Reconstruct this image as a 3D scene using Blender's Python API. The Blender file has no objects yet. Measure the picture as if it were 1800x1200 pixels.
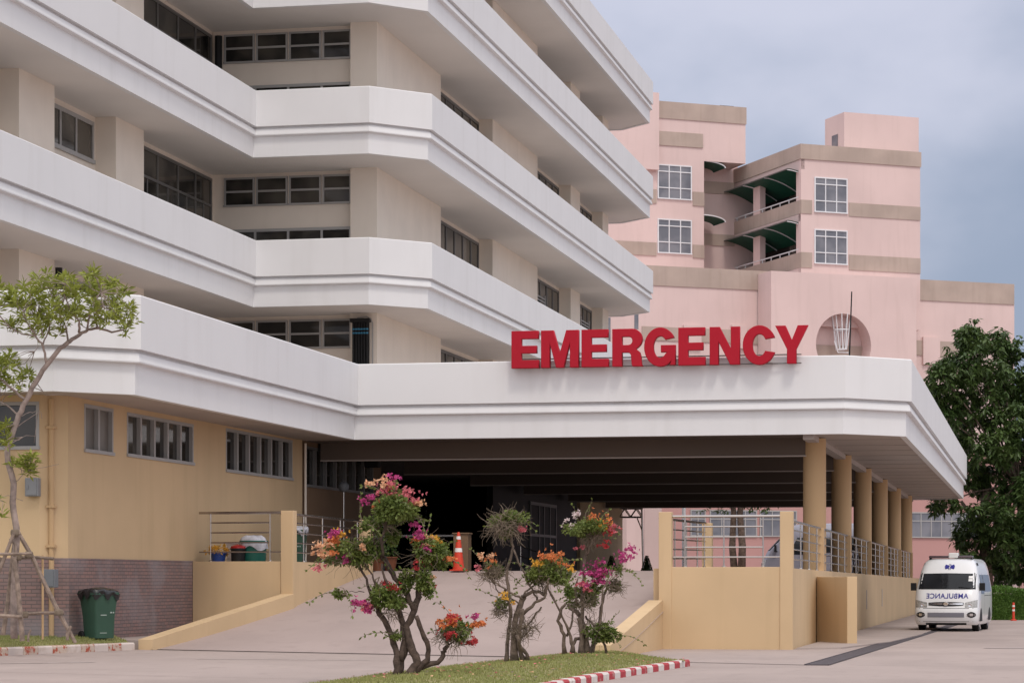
import bpy, bmesh, math, random
from mathutils import Vector, Matrix
random.seed(7)
R=math.radians
sc=bpy.context.scene
col=sc.collection
# ------------------------------------------------------------------ camera model (metres, world: +Y is the depth of the hospital, +X along its front)
F=4400.;H=1.55;HY=1018.
PH=math.atan(925/4400.)
FW=(-math.sin(PH),math.cos(PH)); RT=(math.cos(PH),math.sin(PH))
def ray(px):
    k=(px-900)/F
    return (FW[0]+RT[0]*k, FW[1]+RT[1]*k)
def atD(px,py,d):
    r=ray(px); return Vector((r[0]*d,r[1]*d,H+(HY-py)*d/F))
def atX(px,py,x):
    r=ray(px); d=x/r[0]; return (r[1]*d, H+(HY-py)*d/F)
def atY(px,py,y):
    r=ray(px); d=y/r[1]; return (r[0]*d, H+(HY-py)*d/F)
def atZ(px,py,z):
    d=F*(z-H)/(HY-py); r=ray(px); return (r[0]*d,r[1]*d)
# ------------------------------------------------------------------ object helpers
ORG={}
def tag(o,label=None,cat=None,group=None,kind=None):
    if label: o['label']=label
    if cat: o['category']=cat
    if group: o['group']=group
    if kind: o['kind']=kind
    return o
def thing(name,label,cat,loc=(0,0,0),rz=0,group=None):
    o=bpy.data.objects.new(name,None); col.objects.link(o)
    o.location=loc; o.rotation_euler=(0,0,rz); o.empty_display_size=.3
    ORG[o]=Vector(loc); return tag(o,label,cat,group)
class MB:
    def __init__(s): s.v=[];s.f=[];s.m=[]
    def quad(s,pts,mi=0):
        n=len(s.v); s.v+= [tuple(p) for p in pts]; s.f.append(tuple(range(n,n+len(pts)))); s.m.append(mi)
    def box(s,x0,x1,y0,y1,z0,z1,mi=0):
        s.obox((0,0,0),(1,0,0),(0,1,0),(x0,x1),(y0,y1),(z0,z1),mi)
    def obox(s,O,u,w,ur,wr,zr,mi=0):
        O=Vector(O);u=Vector(u);w=Vector(w);z=Vector((0,0,1)); n=len(s.v)
        for c in zr:
            for b in wr:
                for a in ur: s.v.append(tuple(O+u*a+w*b+z*c))
        flip=(u.cross(w)).z*(ur[1]-ur[0])*(wr[1]-wr[0])*(zr[1]-zr[0])<0
        for q in ((0,2,3,1),(4,5,7,6),(0,1,5,4),(2,6,7,3),(0,4,6,2),(1,3,7,5)):
            q=tuple(n+i for i in q); s.f.append(q[::-1] if flip else q); s.m.append(mi)
    def tube(s,pts,rad,n=6,mi=0,cap=True):
        pts=[Vector(p) for p in pts]
        if not hasattr(rad,'__len__'): rad=[rad]*len(pts)
        b=len(s.v); ref=None
        for i,p in enumerate(pts):
            t=(pts[min(i+1,len(pts)-1)]-pts[max(i-1,0)]).normalized()
            if ref is None:
                ref=Vector((0,0,1)) if abs(t.z)<.9 else Vector((1,0,0))
            a=t.cross(ref).normalized(); c=a.cross(t).normalized(); ref=c
            for k in range(n):
                an=2*math.pi*k/n
                s.v.append(tuple(p+(a*math.cos(an)+c*math.sin(an))*rad[i]))
        for i in range(len(pts)-1):
            for k in range(n):
                k2=(k+1)%n
                s.f.append((b+i*n+k,b+i*n+k2,b+(i+1)*n+k2,b+(i+1)*n+k)); s.m.append(mi)
        if cap:
            s.f.append(tuple(b+k for k in range(n))[::-1]); s.m.append(mi)
            e=b+(len(pts)-1)*n; s.f.append(tuple(e+k for k in range(n))); s.m.append(mi)
    def prism(s,poly,z0,z1,mi=0):
        n=len(s.v);k=len(poly)
        s.v+=[(p[0],p[1],z0) for p in poly]+[(p[0],p[1],z1) for p in poly]
        s.f.append(tuple(range(n,n+k))[::-1]); s.f.append(tuple(range(n+k,n+2*k))); s.m+=[mi,mi]
        for i in range(k):
            j=(i+1)%k; s.f.append((n+i,n+j,n+k+j,n+k+i)); s.m.append(mi)
    def lathe(s,c,prof,n=16,mi=0):
        b=len(s.v);c=Vector(c)
        for r,z in prof:
            for k in range(n):
                a=2*math.pi*k/n; s.v.append((c.x+r*math.cos(a),c.y+r*math.sin(a),c.z+z))
        for i in range(len(prof)-1):
            for k in range(n):
                k2=(k+1)%n; s.f.append((b+i*n+k,b+i*n+k2,b+(i+1)*n+k2,b+(i+1)*n+k)); s.m.append(mi)
        s.f.append(tuple(b+k for k in range(n))[::-1]); s.m.append(mi)
        e=b+(len(prof)-1)*n; s.f.append(tuple(e+k for k in range(n))); s.m.append(mi)
    def build(s,name,mats,parent=None,local=False,smooth=False,bevel=0,angle=40):
        if not isinstance(mats,(list,tuple)): mats=[mats]
        if not s.v: return None
        if parent is not None:
            org=Vector((0,0,0)) if local else ORG.get(parent,Vector((0,0,0)))
        else:
            xs=[v[0] for v in s.v];ys=[v[1] for v in s.v];zs=[v[2] for v in s.v]
            org=Vector(((min(xs)+max(xs))/2,(min(ys)+max(ys))/2,min(zs)))
            if local: org=Vector((0,0,0))
        me=bpy.data.meshes.new(name)
        me.from_pydata([(v[0]-org.x,v[1]-org.y,v[2]-org.z) for v in s.v],[],s.f)
        for m in mats: me.materials.append(m)
        me.polygons.foreach_set('material_index',s.m)
        if smooth:
            me.polygons.foreach_set('use_smooth',[True]*len(s.f))
            if angle: me.set_sharp_from_angle(angle=R(angle))
        me.update()
        o=bpy.data.objects.new(name,me); col.objects.link(o)
        if parent is None: o.location=org; ORG[o]=org
        else:
            o.parent=parent; ORG[o]=Vector((0,0,0)) if local else org
        if bevel:
            b=o.modifiers.new('bevel','BEVEL'); b.width=bevel; b.segments=2; b.limit_method='ANGLE'; b.angle_limit=R(40)
        return o
def clone(o,loc=None,rz=None,label=None):
    c=o.copy(); col.objects.link(c)
    if loc is not None: c.location=loc
    if rz is not None: c.rotation_euler=(0,0,rz)
    if label: c['label']=label
    for ch in list(o.children):
        d=ch.copy(); col.objects.link(d); d.parent=c
        for g in list(ch.children):
            e=g.copy(); col.objects.link(e); e.parent=d
    return c
# ------------------------------------------------------------------ materials
def mat(name,c,rough=.7,var=.0,scale=2.,spec=.3,metal=0.,bump=0.,bscale=60.,c2=None,dirt=0.,coat=0.,stretch=None,island=0.,trans=0.,stain=0.):
    m=bpy.data.materials.new(name); m.use_nodes=True; nt=m.node_tree; N=nt.nodes; L=nt.links
    b=N['Principled BSDF']; b.inputs['Roughness'].default_value=rough
    b.inputs['Specular IOR Level'].default_value=spec; b.inputs['Metallic'].default_value=metal
    if coat: b.inputs['Coat Weight'].default_value=coat; b.inputs['Coat Roughness'].default_value=.08
    c=tuple(c)+(1,); b.inputs['Base Color'].default_value=c
    src=None
    geo=N.new('ShaderNodeNewGeometry'); pos=geo.outputs['Position']
    def noise(sc_,det=4,st=None):
        n=N.new('ShaderNodeTexNoise'); n.inputs['Scale'].default_value=sc_; n.inputs['Detail'].default_value=det
        if st:
            mp=N.new('ShaderNodeMapping'); mp.inputs['Scale'].default_value=st; L.new(pos,mp.inputs['Vector']); L.new(mp.outputs[0],n.inputs['Vector'])
        else: L.new(pos,n.inputs['Vector'])
        return n.outputs['Fac']
    def mix(fac,a,bb):
        x=N.new('ShaderNodeMix'); x.data_type='RGBA'
        if isinstance(fac,float): x.inputs[0].default_value=fac
        else: L.new(fac,x.inputs[0])
        for i,q in ((6,a),(7,bb)):
            if isinstance(q,tuple): x.inputs[i].default_value=q
            else: L.new(q,x.inputs[i])
        return x.outputs[2]
    def ramp(fac,lo,hi):
        r=N.new('ShaderNodeMapRange'); L.new(fac,r.inputs['Value']); r.inputs['From Min'].default_value=lo; r.inputs['From Max'].default_value=hi
        return r.outputs[0]
    cur=c
    if var or c2:
        d2=tuple(c2)+(1,) if c2 else tuple(x*(1-var) for x in c[:3])+(1,)
        cur=mix(ramp(noise(scale,5,stretch),.35,.65),c,d2)
    if island:
        d3=tuple(min(1,x*(1+island)) for x in c[:3])+(1,); d4=tuple(x*(1-island) for x in c[:3])+(1,)
        iv=mix(geo.outputs['Random Per Island'],d4,d3)
        cur=iv if cur is c else mix(.5,cur,iv)
    if dirt:
        dk=tuple(x*.62 for x in (c[0],c[1]*.97,c[2]*.9))+(1,)
        f=ramp(noise(1.1,6,(2.2,2.2,.22)),.52,.85)
        ml=N.new('ShaderNodeMath'); ml.operation='MULTIPLY'; L.new(f,ml.inputs[0]); ml.inputs[1].default_value=dirt
        cur=mix(ml.outputs[0],cur,dk)
    if stain:
        dk=tuple(x*.66 for x in c[:3])+(1,); lt=tuple(min(1,x*1.13) for x in c[:3])+(1,)
        f=ramp(noise(.35,9,(1,.3,1)),.5,.78)
        ml=N.new('ShaderNodeMath'); ml.operation='MULTIPLY'; L.new(f,ml.inputs[0]); ml.inputs[1].default_value=stain
        cur=mix(ml.outputs[0],cur,dk)
        f2=ramp(noise(2.6,8,(1,.5,1)),.56,.80); m2=N.new('ShaderNodeMath'); m2.operation='MULTIPLY'; L.new(f2,m2.inputs[0]); m2.inputs[1].default_value=stain*.8
        cur=mix(m2.outputs[0],cur,dk)
        f3=ramp(noise(70.,2),.4,.72); m3=N.new('ShaderNodeMath'); m3.operation='MULTIPLY'; L.new(f3,m3.inputs[0]); m3.inputs[1].default_value=.35
        cur=mix(m3.outputs[0],cur,lt)
    if cur is not c: L.new(cur,b.inputs['Base Color'])
    if bump:
        bp=N.new('ShaderNodeBump'); bp.inputs['Strength'].default_value=bump; bp.inputs['Distance'].default_value=.02
        L.new(noise(bscale,3),bp.inputs['Height']); L.new(bp.outputs[0],b.inputs['Normal'])
    if trans:
        tr=N.new('ShaderNodeBsdfTranslucent'); ms=N.new('ShaderNodeMixShader'); ms.inputs[0].default_value=trans
        if cur is not c: L.new(cur,tr.inputs['Color'])
        else: tr.inputs['Color'].default_value=c
        L.new(b.outputs[0],ms.inputs[1]); L.new(tr.outputs[0],ms.inputs[2]); L.new(ms.outputs[0],N['Material Output'].inputs['Surface'])
    return m
M={}
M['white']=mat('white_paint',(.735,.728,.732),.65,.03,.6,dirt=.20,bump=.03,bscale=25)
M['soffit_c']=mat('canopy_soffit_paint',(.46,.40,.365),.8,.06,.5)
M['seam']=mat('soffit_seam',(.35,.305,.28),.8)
M['ceiling']=mat('canopy_ceiling_shade',(.17,.135,.115),.8,.06,.5)  # darker copy of the canopy soffit, with shade put into the colour
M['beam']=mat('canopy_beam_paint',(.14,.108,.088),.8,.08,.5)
M['soffit']=mat('soffit_paint',(.74,.705,.675),.8,.05,.5)
M['cream']=mat('cream_render',(.82,.735,.64),.8,.06,.8,dirt=.15,bump=.04)
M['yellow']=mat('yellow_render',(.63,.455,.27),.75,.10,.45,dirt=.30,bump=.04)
M['yellow2']=mat('column_render',(.56,.375,.205),.7,.06,.5,dirt=.1)
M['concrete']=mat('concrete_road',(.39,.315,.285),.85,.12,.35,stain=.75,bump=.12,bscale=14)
M['walk']=mat('pavement_concrete',(.39,.32,.29),.85,.14,.6,stain=.45,bump=.1,bscale=20)
M['ramp']=mat('ramp_concrete',(.385,.305,.28),.85,.1,.5,stain=.6,bump=.12,bscale=18)
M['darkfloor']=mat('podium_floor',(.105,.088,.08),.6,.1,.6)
M['joint']=mat('joint',(.07,.055,.05),.9)
M['drain']=mat('drain_iron',(.085,.07,.075),.6,.2,8)
M['red']=mat('sign_red',(.42,.013,.028),.6,.05,1.5,spec=.15)
M['steel']=mat('stainless',(.50,.46,.43),.25,metal=1.)
M['frame']=mat('aluminium_frame',(.40,.39,.38),.45,.05,3,metal=.15)
M['frame_d']=mat('aluminium_dark',(.19,.185,.18),.45,.05,3,metal=.35)
M['frame_w']=mat('white_frame',(.74,.74,.76),.5)
M['black']=mat('black_rubber',(.012,.012,.013),.6)
M['grey']=mat('grey_plastic',(.19,.2,.215),.5,.06,4)
M['greybox']=mat('grey_box',(.25,.255,.265),.5,.06,4)
M['bin']=mat('bin_green',(.036,.088,.058),.45,.12,3,spec=.4)
M['bin2']=mat('tub_green',(.02,.13,.10),.45,.1,4)
M['bluetub']=mat('tub_blue',(.03,.07,.28),.4)
M['bag']=mat('bin_bag',(.02,.02,.021),.28,.3,12,spec=.5,bump=.6,bscale=22)
M['wbag']=mat('white_bag',(.45,.45,.50),.45,.15,14,bump=.5,bscale=30)
M['orange']=mat('cone_orange',(.62,.06,.03),.45,.06,5)
M['wreflect']=mat('reflective_white',(.75,.74,.72),.4)
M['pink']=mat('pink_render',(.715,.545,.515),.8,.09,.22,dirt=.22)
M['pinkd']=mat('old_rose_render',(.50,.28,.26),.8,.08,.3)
M['beige']=mat('beige_band',(.48,.38,.325),.8,.16,.45,dirt=.4)
M['awning']=mat('green_awning',(.010,.085,.052),.5,.1,2,trans=.12)
M['bark']=mat('bark',(.19,.135,.105),.9,.45,9,bump=.6,bscale=30)
M['bark2']=mat('shrub_bark',(.115,.08,.063),.9,.5,12,bump=.6,bscale=40)
M['bark3']=mat('shrub_bark_pale',(.19,.14,.108),.9,.5,12,bump=.6,bscale=40)
M['barkl']=mat('pale_bark',(.36,.28,.245),.9,.4,7,bump=.5,bscale=30)
M['pole']=mat('weathered_pole',(.33,.25,.20),.9,.45,8,bump=.5,bscale=30)
M['twig']=mat('dry_twig',(.22,.17,.125),.9,.3,9)
M['leaf_y']=mat('leaf_yellowgreen',(.31,.34,.065),.5,c2=(.19,.235,.05),scale=2.5,island=.45,trans=.3)
M['leaf_g']=mat('leaf_green',(.12,.165,.038),.5,c2=(.22,.235,.06),scale=5,island=.5,trans=.25)
M['leaf_d']=mat('leaf_dark',(.052,.094,.024),.45,c2=(.10,.145,.036),scale=.9,island=.5,spec=.4,trans=.2)
M['leaf_h']=mat('leaf_hedge',(.10,.195,.035),.5,c2=(.15,.25,.05),scale=1.5,island=.5,trans=.25)
M['fl_pink']=mat('bract_magenta',(.52,.075,.24),.6,island=.4,trans=.3)
M['fl_rose']=mat('bract_rose',(.62,.17,.20),.6,island=.4,trans=.3)
M['fl_or']=mat('bract_orange',(.64,.21,.075),.6,island=.4,trans=.3)
M['fl_pk']=mat('bract_peach',(.72,.42,.25),.6,island=.3,trans=.3)
M['fl_red']=mat('bract_red',(.50,.055,.06),.6,island=.4,trans=.3)
M['fl_wh']=mat('bract_white',(.72,.60,.58),.6,island=.2,trans=.3)
M['fl_ye']=mat('bract_yellow',(.72,.40,.06),.6,island=.3,trans=.3)
M['car']=mat('vehicle_white',(.76,.76,.765),.3,.02,2,spec=.5,coat=.6)
M['silver']=mat('vehicle_silver',(.30,.295,.35),.35,metal=.2,coat=.5)
M['blue']=mat('lettering_blue',(.02,.02,.22),.5)
M['chrome']=mat('chrome',(.75,.75,.77),.15,metal=1.)
M['lamp']=mat('headlamp_lens',(.42,.41,.39),.15,spec=.8,coat=1.,var=.4,scale=18)
M['redlens']=mat('red_lens',(.35,.02,.02),.2)
M['darkwall']=mat('entrance_shade_dark',(.013,.011,.010),.6,.1,1)  # near-black puts the shade of entrance and balconies into the colour
M['brown_shade']=mat('brown_shaded_wall',(.20,.125,.075),.75,.1,.7)  # plain brown on the plinth, painted shade on the wall under the canopy
def glass_mat(name,c,rough=.06,spec=.5,curtain=None):
    m=mat(name,c,rough,spec=spec)
    nt=m.node_tree;N=nt.nodes;L=nt.links;b=N['Principled BSDF']
    geo=N.new('ShaderNodeNewGeometry'); n=N.new('ShaderNodeTexNoise'); n.inputs['Scale'].default_value=.7; n.inputs['Detail'].default_value=2
    L.new(geo.outputs['Position'],n.inputs['Vector'])
    mp=N.new('ShaderNodeMapRange'); mp.inputs['From Min'].default_value=.42; mp.inputs['From Max'].default_value=.62; L.new(n.outputs['Fac'],mp.inputs['Value'])
    x=N.new('ShaderNodeMix'); x.data_type='RGBA'; L.new(mp.outputs[0],x.inputs[0]); x.inputs[6].default_value=tuple(c)+(1,)
    x.inputs[7].default_value=tuple(curtain or tuple(q*2.2 for q in c))+(1,)
    L.new(x.outputs[2],b.inputs['Base Color'])
    bp=N.new('ShaderNodeBump'); bp.inputs['Strength'].default_value=.05; L.new(n.outputs['Fac'],bp.inputs['Height']); L.new(bp.outputs[0],b.inputs['Normal'])
    return m
M['glass']=glass_mat('window_glass',(.016,.016,.015),curtain=(.075,.068,.056))
M['glass_g']=glass_mat('window_glass_grey',(.135,.14,.165),.10,curtain=(.21,.21,.235))
M['glass_c']=glass_mat('window_glass_blind',(.13,.115,.10),.3,curtain=(.17,.15,.13))
M['wind']=glass_mat('windscreen',(.010,.011,.013),.05,.32)
def brick_mat():
    m=mat('brick_cladding',(.27,.16,.14),.85); nt=m.node_tree;N=nt.nodes;L=nt.links;b=N['Principled BSDF']
    geo=N.new('ShaderNodeNewGeometry'); sp=N.new('ShaderNodeSeparateXYZ'); L.new(geo.outputs['Position'],sp.inputs[0])
    ad=N.new('ShaderNodeMath'); L.new(sp.outputs[0],ad.inputs[0]); L.new(sp.outputs[1],ad.inputs[1])
    cb=N.new('ShaderNodeCombineXYZ'); L.new(ad.outputs[0],cb.inputs[0]); L.new(sp.outputs[2],cb.inputs[1])
    br=N.new('ShaderNodeTexBrick'); br.inputs['Scale'].default_value=1.; br.inputs['Brick Width'].default_value=.24; br.inputs['Row Height'].default_value=.075
    br.inputs['Mortar Size'].default_value=.008; br.inputs['Color1'].default_value=(.29,.18,.16,1); br.inputs['Color2'].default_value=(.22,.16,.152,1); br.inputs['Mortar'].default_value=(.15,.12,.115,1)
    br.inputs['Bias'].default_value=-.1
    L.new(cb.outputs[0],br.inputs['Vector'])
    n=N.new('ShaderNodeTexNoise'); n.inputs['Scale'].default_value=.9; n.inputs['Detail'].default_value=5; L.new(geo.outputs['Position'],n.inputs['Vector'])
    mr=N.new('ShaderNodeMapRange'); mr.inputs['From Min'].default_value=.48; mr.inputs['From Max'].default_value=.7; mr.inputs['To Max'].default_value=.85; L.new(n.outputs['Fac'],mr.inputs['Value'])
    x=N.new('ShaderNodeMix'); x.data_type='RGBA'; L.new(mr.outputs[0],x.inputs[0]); L.new(br.outputs['Color'],x.inputs[6]); x.inputs[7].default_value=(.30,.265,.265,1)
    L.new(x.outputs[2],b.inputs['Base Color'])
    bp=N.new('ShaderNodeBump'); bp.inputs['Strength'].default_value=.7; bp.inputs['Distance'].default_value=.02; bp.invert=True; L.new(br.outputs['Fac'],bp.inputs['Height']); L.new(bp.outputs[0],b.inputs['Normal'])
    return m
M['terra']=mat('terracotta',(.20,.07,.035),.7)
M['brick']=brick_mat()
def grass_mat():
    return mat('grass_blades',(.25,.27,.085),.7,c2=(.36,.32,.14),scale=1.3,island=.35,trans=.15)
M['grass']=grass_mat()
M['turf']=mat('turf_soil',(.20,.20,.07),.9,c2=(.29,.25,.12),scale=1.6,bump=.4,bscale=40)
def worn(name,base,paint,lo,hi,scale):
    m=mat(name,base,.75); nt=m.node_tree;N=nt.nodes;L=nt.links;b=N['Principled BSDF']
    geo=N.new('ShaderNodeNewGeometry'); n=N.new('ShaderNodeTexNoise'); n.inputs['Scale'].default_value=scale; n.inputs['Detail'].default_value=6; n.inputs['Roughness'].default_value=.65
    L.new(geo.outputs['Position'],n.inputs['Vector'])
    mr=N.new('ShaderNodeMapRange'); mr.inputs['From Min'].default_value=lo; mr.inputs['From Max'].default_value=hi; L.new(n.outputs['Fac'],mr.inputs['Value'])
    x=N.new('ShaderNodeMix'); x.data_type='RGBA'; L.new(mr.outputs[0],x.inputs[0]); x.inputs[6].default_value=tuple(paint)+(1,); x.inputs[7].default_value=tuple(base)+(1,)
    L.new(x.outputs[2],b.inputs['Base Color']); return m
M['kred']=worn('kerb_red',(.48,.40,.35),(.42,.05,.06),.55,.68,6)
M['kred_w']=worn('kerb_red_worn',(.55,.44,.36),(.40,.09,.05),.42,.50,9)
M['kwhite']=worn('kerb_white',(.45,.38,.34),(.66,.60,.56),.55,.7,5)
M['kwhite_w']=worn('kerb_white_worn',(.52,.42,.36),(.62,.53,.48),.5,.7,4)
M['mark']=worn('worn_road_paint',(.375,.298,.27),(.52,.45,.43),.45,.6,3)
# ------------------------------------------------------------------ light and sky
SA,SE=R(27),R(60)
SUN=Vector((math.cos(SE)*math.sin(SA),-math.cos(SE)*math.cos(SA),math.sin(SE)))
w=bpy.data.worlds.new('World'); sc.world=w; w.use_nodes=True
def world():
    nt=w.node_tree;N=nt.nodes;L=nt.links
    bg=N['Background']; bg.inputs['Strength'].default_value=.1
    sky=N.new('ShaderNodeTexSky'); sky.sky_type='NISHITA'; sky.sun_disc=False; sky.sun_elevation=SE; sky.sun_rotation=math.atan2(SUN.x,SUN.y); sky.dust_density=3.; sky.air_density=1.2
    tc=N.new('ShaderNodeTexCoord'); sp=N.new('ShaderNodeSeparateXYZ'); L.new(tc.outputs['Generated'],sp.inputs[0])
    def math_(op,a,b=None,c=None):
        n=N.new('ShaderNodeMath'); n.operation=op
        for i,q in enumerate((a,b,c)):
            if q is None: continue
            if isinstance(q,(int,float)): n.inputs[i].default_value=q
            else: L.new(q,n.inputs[i])
        return n.outputs[0]
    nz=N.new('ShaderNodeTexNoise'); nz.inputs['Scale'].default_value=6.; nz.inputs['Detail'].default_value=5; nz.inputs['Roughness'].default_value=.5
    mp=N.new('ShaderNodeMapping'); mp.inputs['Scale'].default_value=(1,1,1.6); mp.inputs['Location'].default_value=(.31,.2,.1); L.new(tc.outputs['Generated'],mp.inputs['Vector']); L.new(mp.outputs[0],nz.inputs['Vector'])
    # height/side weighting of the cloud sheet plus soft noise
    v=math_('MULTIPLY_ADD',sp.outputs[2],4.5,-.62)
    v=math_('ADD',v,math_('MULTIPLY_ADD',sp.outputs[0],-3.2,-.35))
    v=math_('ADD',v,math_('MULTIPLY_ADD',nz.outputs['Fac'],2.6,-.95))
    mr=N.new('ShaderNodeMapRange'); mr.interpolation_type='SMOOTHSTEP'; mr.inputs['From Min'].default_value=-.25; mr.inputs['From Max'].default_value=.95; L.new(v,mr.inputs['Value'])
    dt=N.new('ShaderNodeVectorMath'); dt.operation='DOT_PRODUCT'; L.new(tc.outputs['Generated'],dt.inputs[0]); dt.inputs[1].default_value=tuple(SUN)
    br=N.new('ShaderNodeMapRange'); br.interpolation_type='SMOOTHSTEP'; br.inputs['From Min'].default_value=-.25; br.inputs['From Max'].default_value=1.; br.inputs['To Min'].default_value=1.; br.inputs['To Max'].default_value=SKYB; L.new(dt.outputs['Value'],br.inputs['Value'])
    cm=N.new('ShaderNodeMix'); cm.data_type='RGBA'; L.new(mr.outputs[0],cm.inputs[0]); cm.inputs[6].default_value=(3.4,4.05,5.5,1); cm.inputs[7].default_value=(6.9,7.05,8.45,1)
    wc=N.new('ShaderNodeMix'); wc.data_type='RGBA'; brn=N.new('ShaderNodeMapRange'); brn.inputs['From Min'].default_value=-.1; brn.inputs['From Max'].default_value=.8; L.new(dt.outputs['Value'],brn.inputs['Value']); L.new(brn.outputs[0],wc.inputs[0])
    L.new(cm.outputs[2],wc.inputs[6]); wc.inputs[7].default_value=(6.1,6.0,6.15,1)
    sc_=N.new('ShaderNodeVectorMath'); sc_.operation='SCALE'; L.new(wc.outputs[2],sc_.inputs[0]); L.new(br.outputs[0],sc_.inputs['Scale'])
    fx=N.new('ShaderNodeMix'); fx.data_type='RGBA'; fx.inputs[0].default_value=.86; L.new(sky.outputs[0],fx.inputs[6]); L.new(sc_.outputs[0],fx.inputs[7])
    L.new(fx.outputs[2],bg.inputs['Color'])
SKYB=2.36
world()
sun=bpy.data.lights.new('sun','SUN'); sun.energy=1.2; sun.angle=R(11); sun.color=(1.,.93,.84)
so=bpy.data.objects.new('sun',sun); col.objects.link(so); so.rotation_euler=(-SUN).to_track_quat('-Z','Y').to_euler(); so.location=(0,-20,80)
# ------------------------------------------------------------------ camera
cd=bpy.data.cameras.new('camera'); cam=bpy.data.objects.new('camera',cd); col.objects.link(cam)
cam.location=(0,0,H); cam.rotation_euler=(R(90),0,PH); cd.sensor_width=36; cd.lens=88; cd.shift_y=(HY-600)/1800.; cd.clip_end=6000; cd.clip_start=.5
sc.camera=cam
sc.view_settings.view_transform='Standard'; sc.view_settings.look='None'; sc.view_settings.gamma=1; sc.view_settings.exposure=0.
# ------------------------------------------------------------------ ground
def gz(x): return 0. if x>-9 else (-.0135*(x+9) if x>-25 else .216)
b=MB(); xs=[-1500,-60,-25,-9,60,1500]; ys=[-300,20,130,400,3000]
for i in range(len(xs)-1):
    for j in range(len(ys)-1):
        b.quad([(xs[i],ys[j],gz(xs[i])),(xs[i+1],ys[j],gz(xs[i+1])),(xs[i+1],ys[j+1],gz(xs[i+1])),(xs[i],ys[j+1],gz(xs[i]))])
tag(b.build('road',M['concrete']),kind='structure')
b=MB()
# joints and drain along the wall
def strip(b,p,q,wd,z=.006):
    p=Vector(p);q=Vector(q);t=(q-p).normalized();n=Vector((-t.y,t.x))*wd/2
    k=max(1,int((q-p).length/2))
    for i in range(k):
        a=p+(q-p)*i/k;c=p+(q-p)*(i+1)/k
        b.quad([(a.x-n.x,a.y-n.y,gz(a.x)+z),(c.x-n.x,c.y-n.y,gz(c.x)+z),(c.x+n.x,c.y+n.y,gz(c.x)+z),(a.x+n.x,a.y+n.y,gz(a.x)+z)])
strip(b,(-17.7,48.4),(-8.3,48.3),.05); strip(b,(-6.5,46.6),(-4.1,45.5),.11)
strip(b,(-3.2,45.5),(40,46.5),.02); strip(b,(-30,37),(-3,36.6),.02)
strip(b,(-2.2,66),(40,67),.02)
tag(b.build('road_joint',M['joint']),kind='structure')
b=MB(); 
p0=Vector((-3.92,45.4));p1=Vector((-3.12,78));p2=Vector((-2.2,116))
for a,c in ((p0,p1),(p1,p2)):
    t=(c-a).normalized();n=Vector((t.y,-t.x));L_=(c-a).length
    O=(a.x,a.y,0); k=int(L_/.5)
    for i in range(k):
        b.obox(O,(t.x,t.y,0),(n.x,n.y,0),(i*L_/k+.012,(i+1)*L_/k-.012),(-.19,.19),(-.05,.018))
    for s in (-.225,.195): b.obox(O,(t.x,t.y,0),(n.x,n.y,0),(0,L_),(s,s+.03),(-.05,.024))
tag(b.build('drain',M['drain']),kind='structure')
b=MB(); b.prism([(-5.25,55.7),(-4.3,56.4),(-3.55,62),(-3.2,70),(-3.05,84),(-2.6,116),(-5.25,116)],-.05,.035)
tag(b.build('pavement',M['walk']),kind='structure')
b=MB()
for (x0,y0,x1,y1,wd) in ((-18.6,38.6,-16.2,41.5,.12),(-1.2,57.5,1.5,58.2,.3),(-15.2,44.0,-12.2,45.2,.10)): strip(b,(x0,y0),(x1,y1),wd,.009)
tag(b.build('road_marking',M['mark']),kind='structure')
# ramp + podium floor
RL,RR=-16.85,-8.25; RY0,RY1=48.6,63.2; RZ1=1.76
def rl(y): return RL-max(0,(55.5-y)/7.)*.86
def rampz(x,y):
    t=max(0,min(1,(y-RY0)/(RY1-RY0))); s=t*t*(3-2*t)*.25+t*.75
    return gz(x)*(1-s)+RZ1*s+.012
b=MB(); nx,ny=10,24
for i in range(nx):
    for j in range(ny):
        y0=RY0+(RY1-RY0)*j/ny;y1=RY0+(RY1-RY0)*(j+1)/ny
        X=lambda q,y: rl(y)-.05+(RR-rl(y)+.1)*q/nx
        b.quad([(X(q,y),y,rampz(X(q,y),y)) for q,y in ((i,y0),(i+1,y0),(i+1,y1),(i,y1))])
tag(b.build('ramp',M['ramp'],smooth=True,angle=0),kind='structure')
b=MB()
def slab(b,x0,x1,y0,y1,f0,f1,th=.3):
    b.quad([(x0,y0,f0),(x1,y0,f0),(x1,y1,f1),(x0,y1,f1)]); b.quad([(x0,y0,f0-th),(x1,y0,f0-th),(x1,y0,f0),(x0,y0,f0)])
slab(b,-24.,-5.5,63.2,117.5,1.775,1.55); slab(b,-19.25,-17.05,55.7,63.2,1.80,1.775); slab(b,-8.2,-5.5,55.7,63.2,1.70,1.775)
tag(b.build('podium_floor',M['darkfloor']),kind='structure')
b=MB(); b.quad([(-60,117.5,1.50),(4,117.5,.02),(4,170,.02),(-60,170,1.5)]); 
tag(b.build('yard',M['concrete']),kind='structure')
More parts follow.
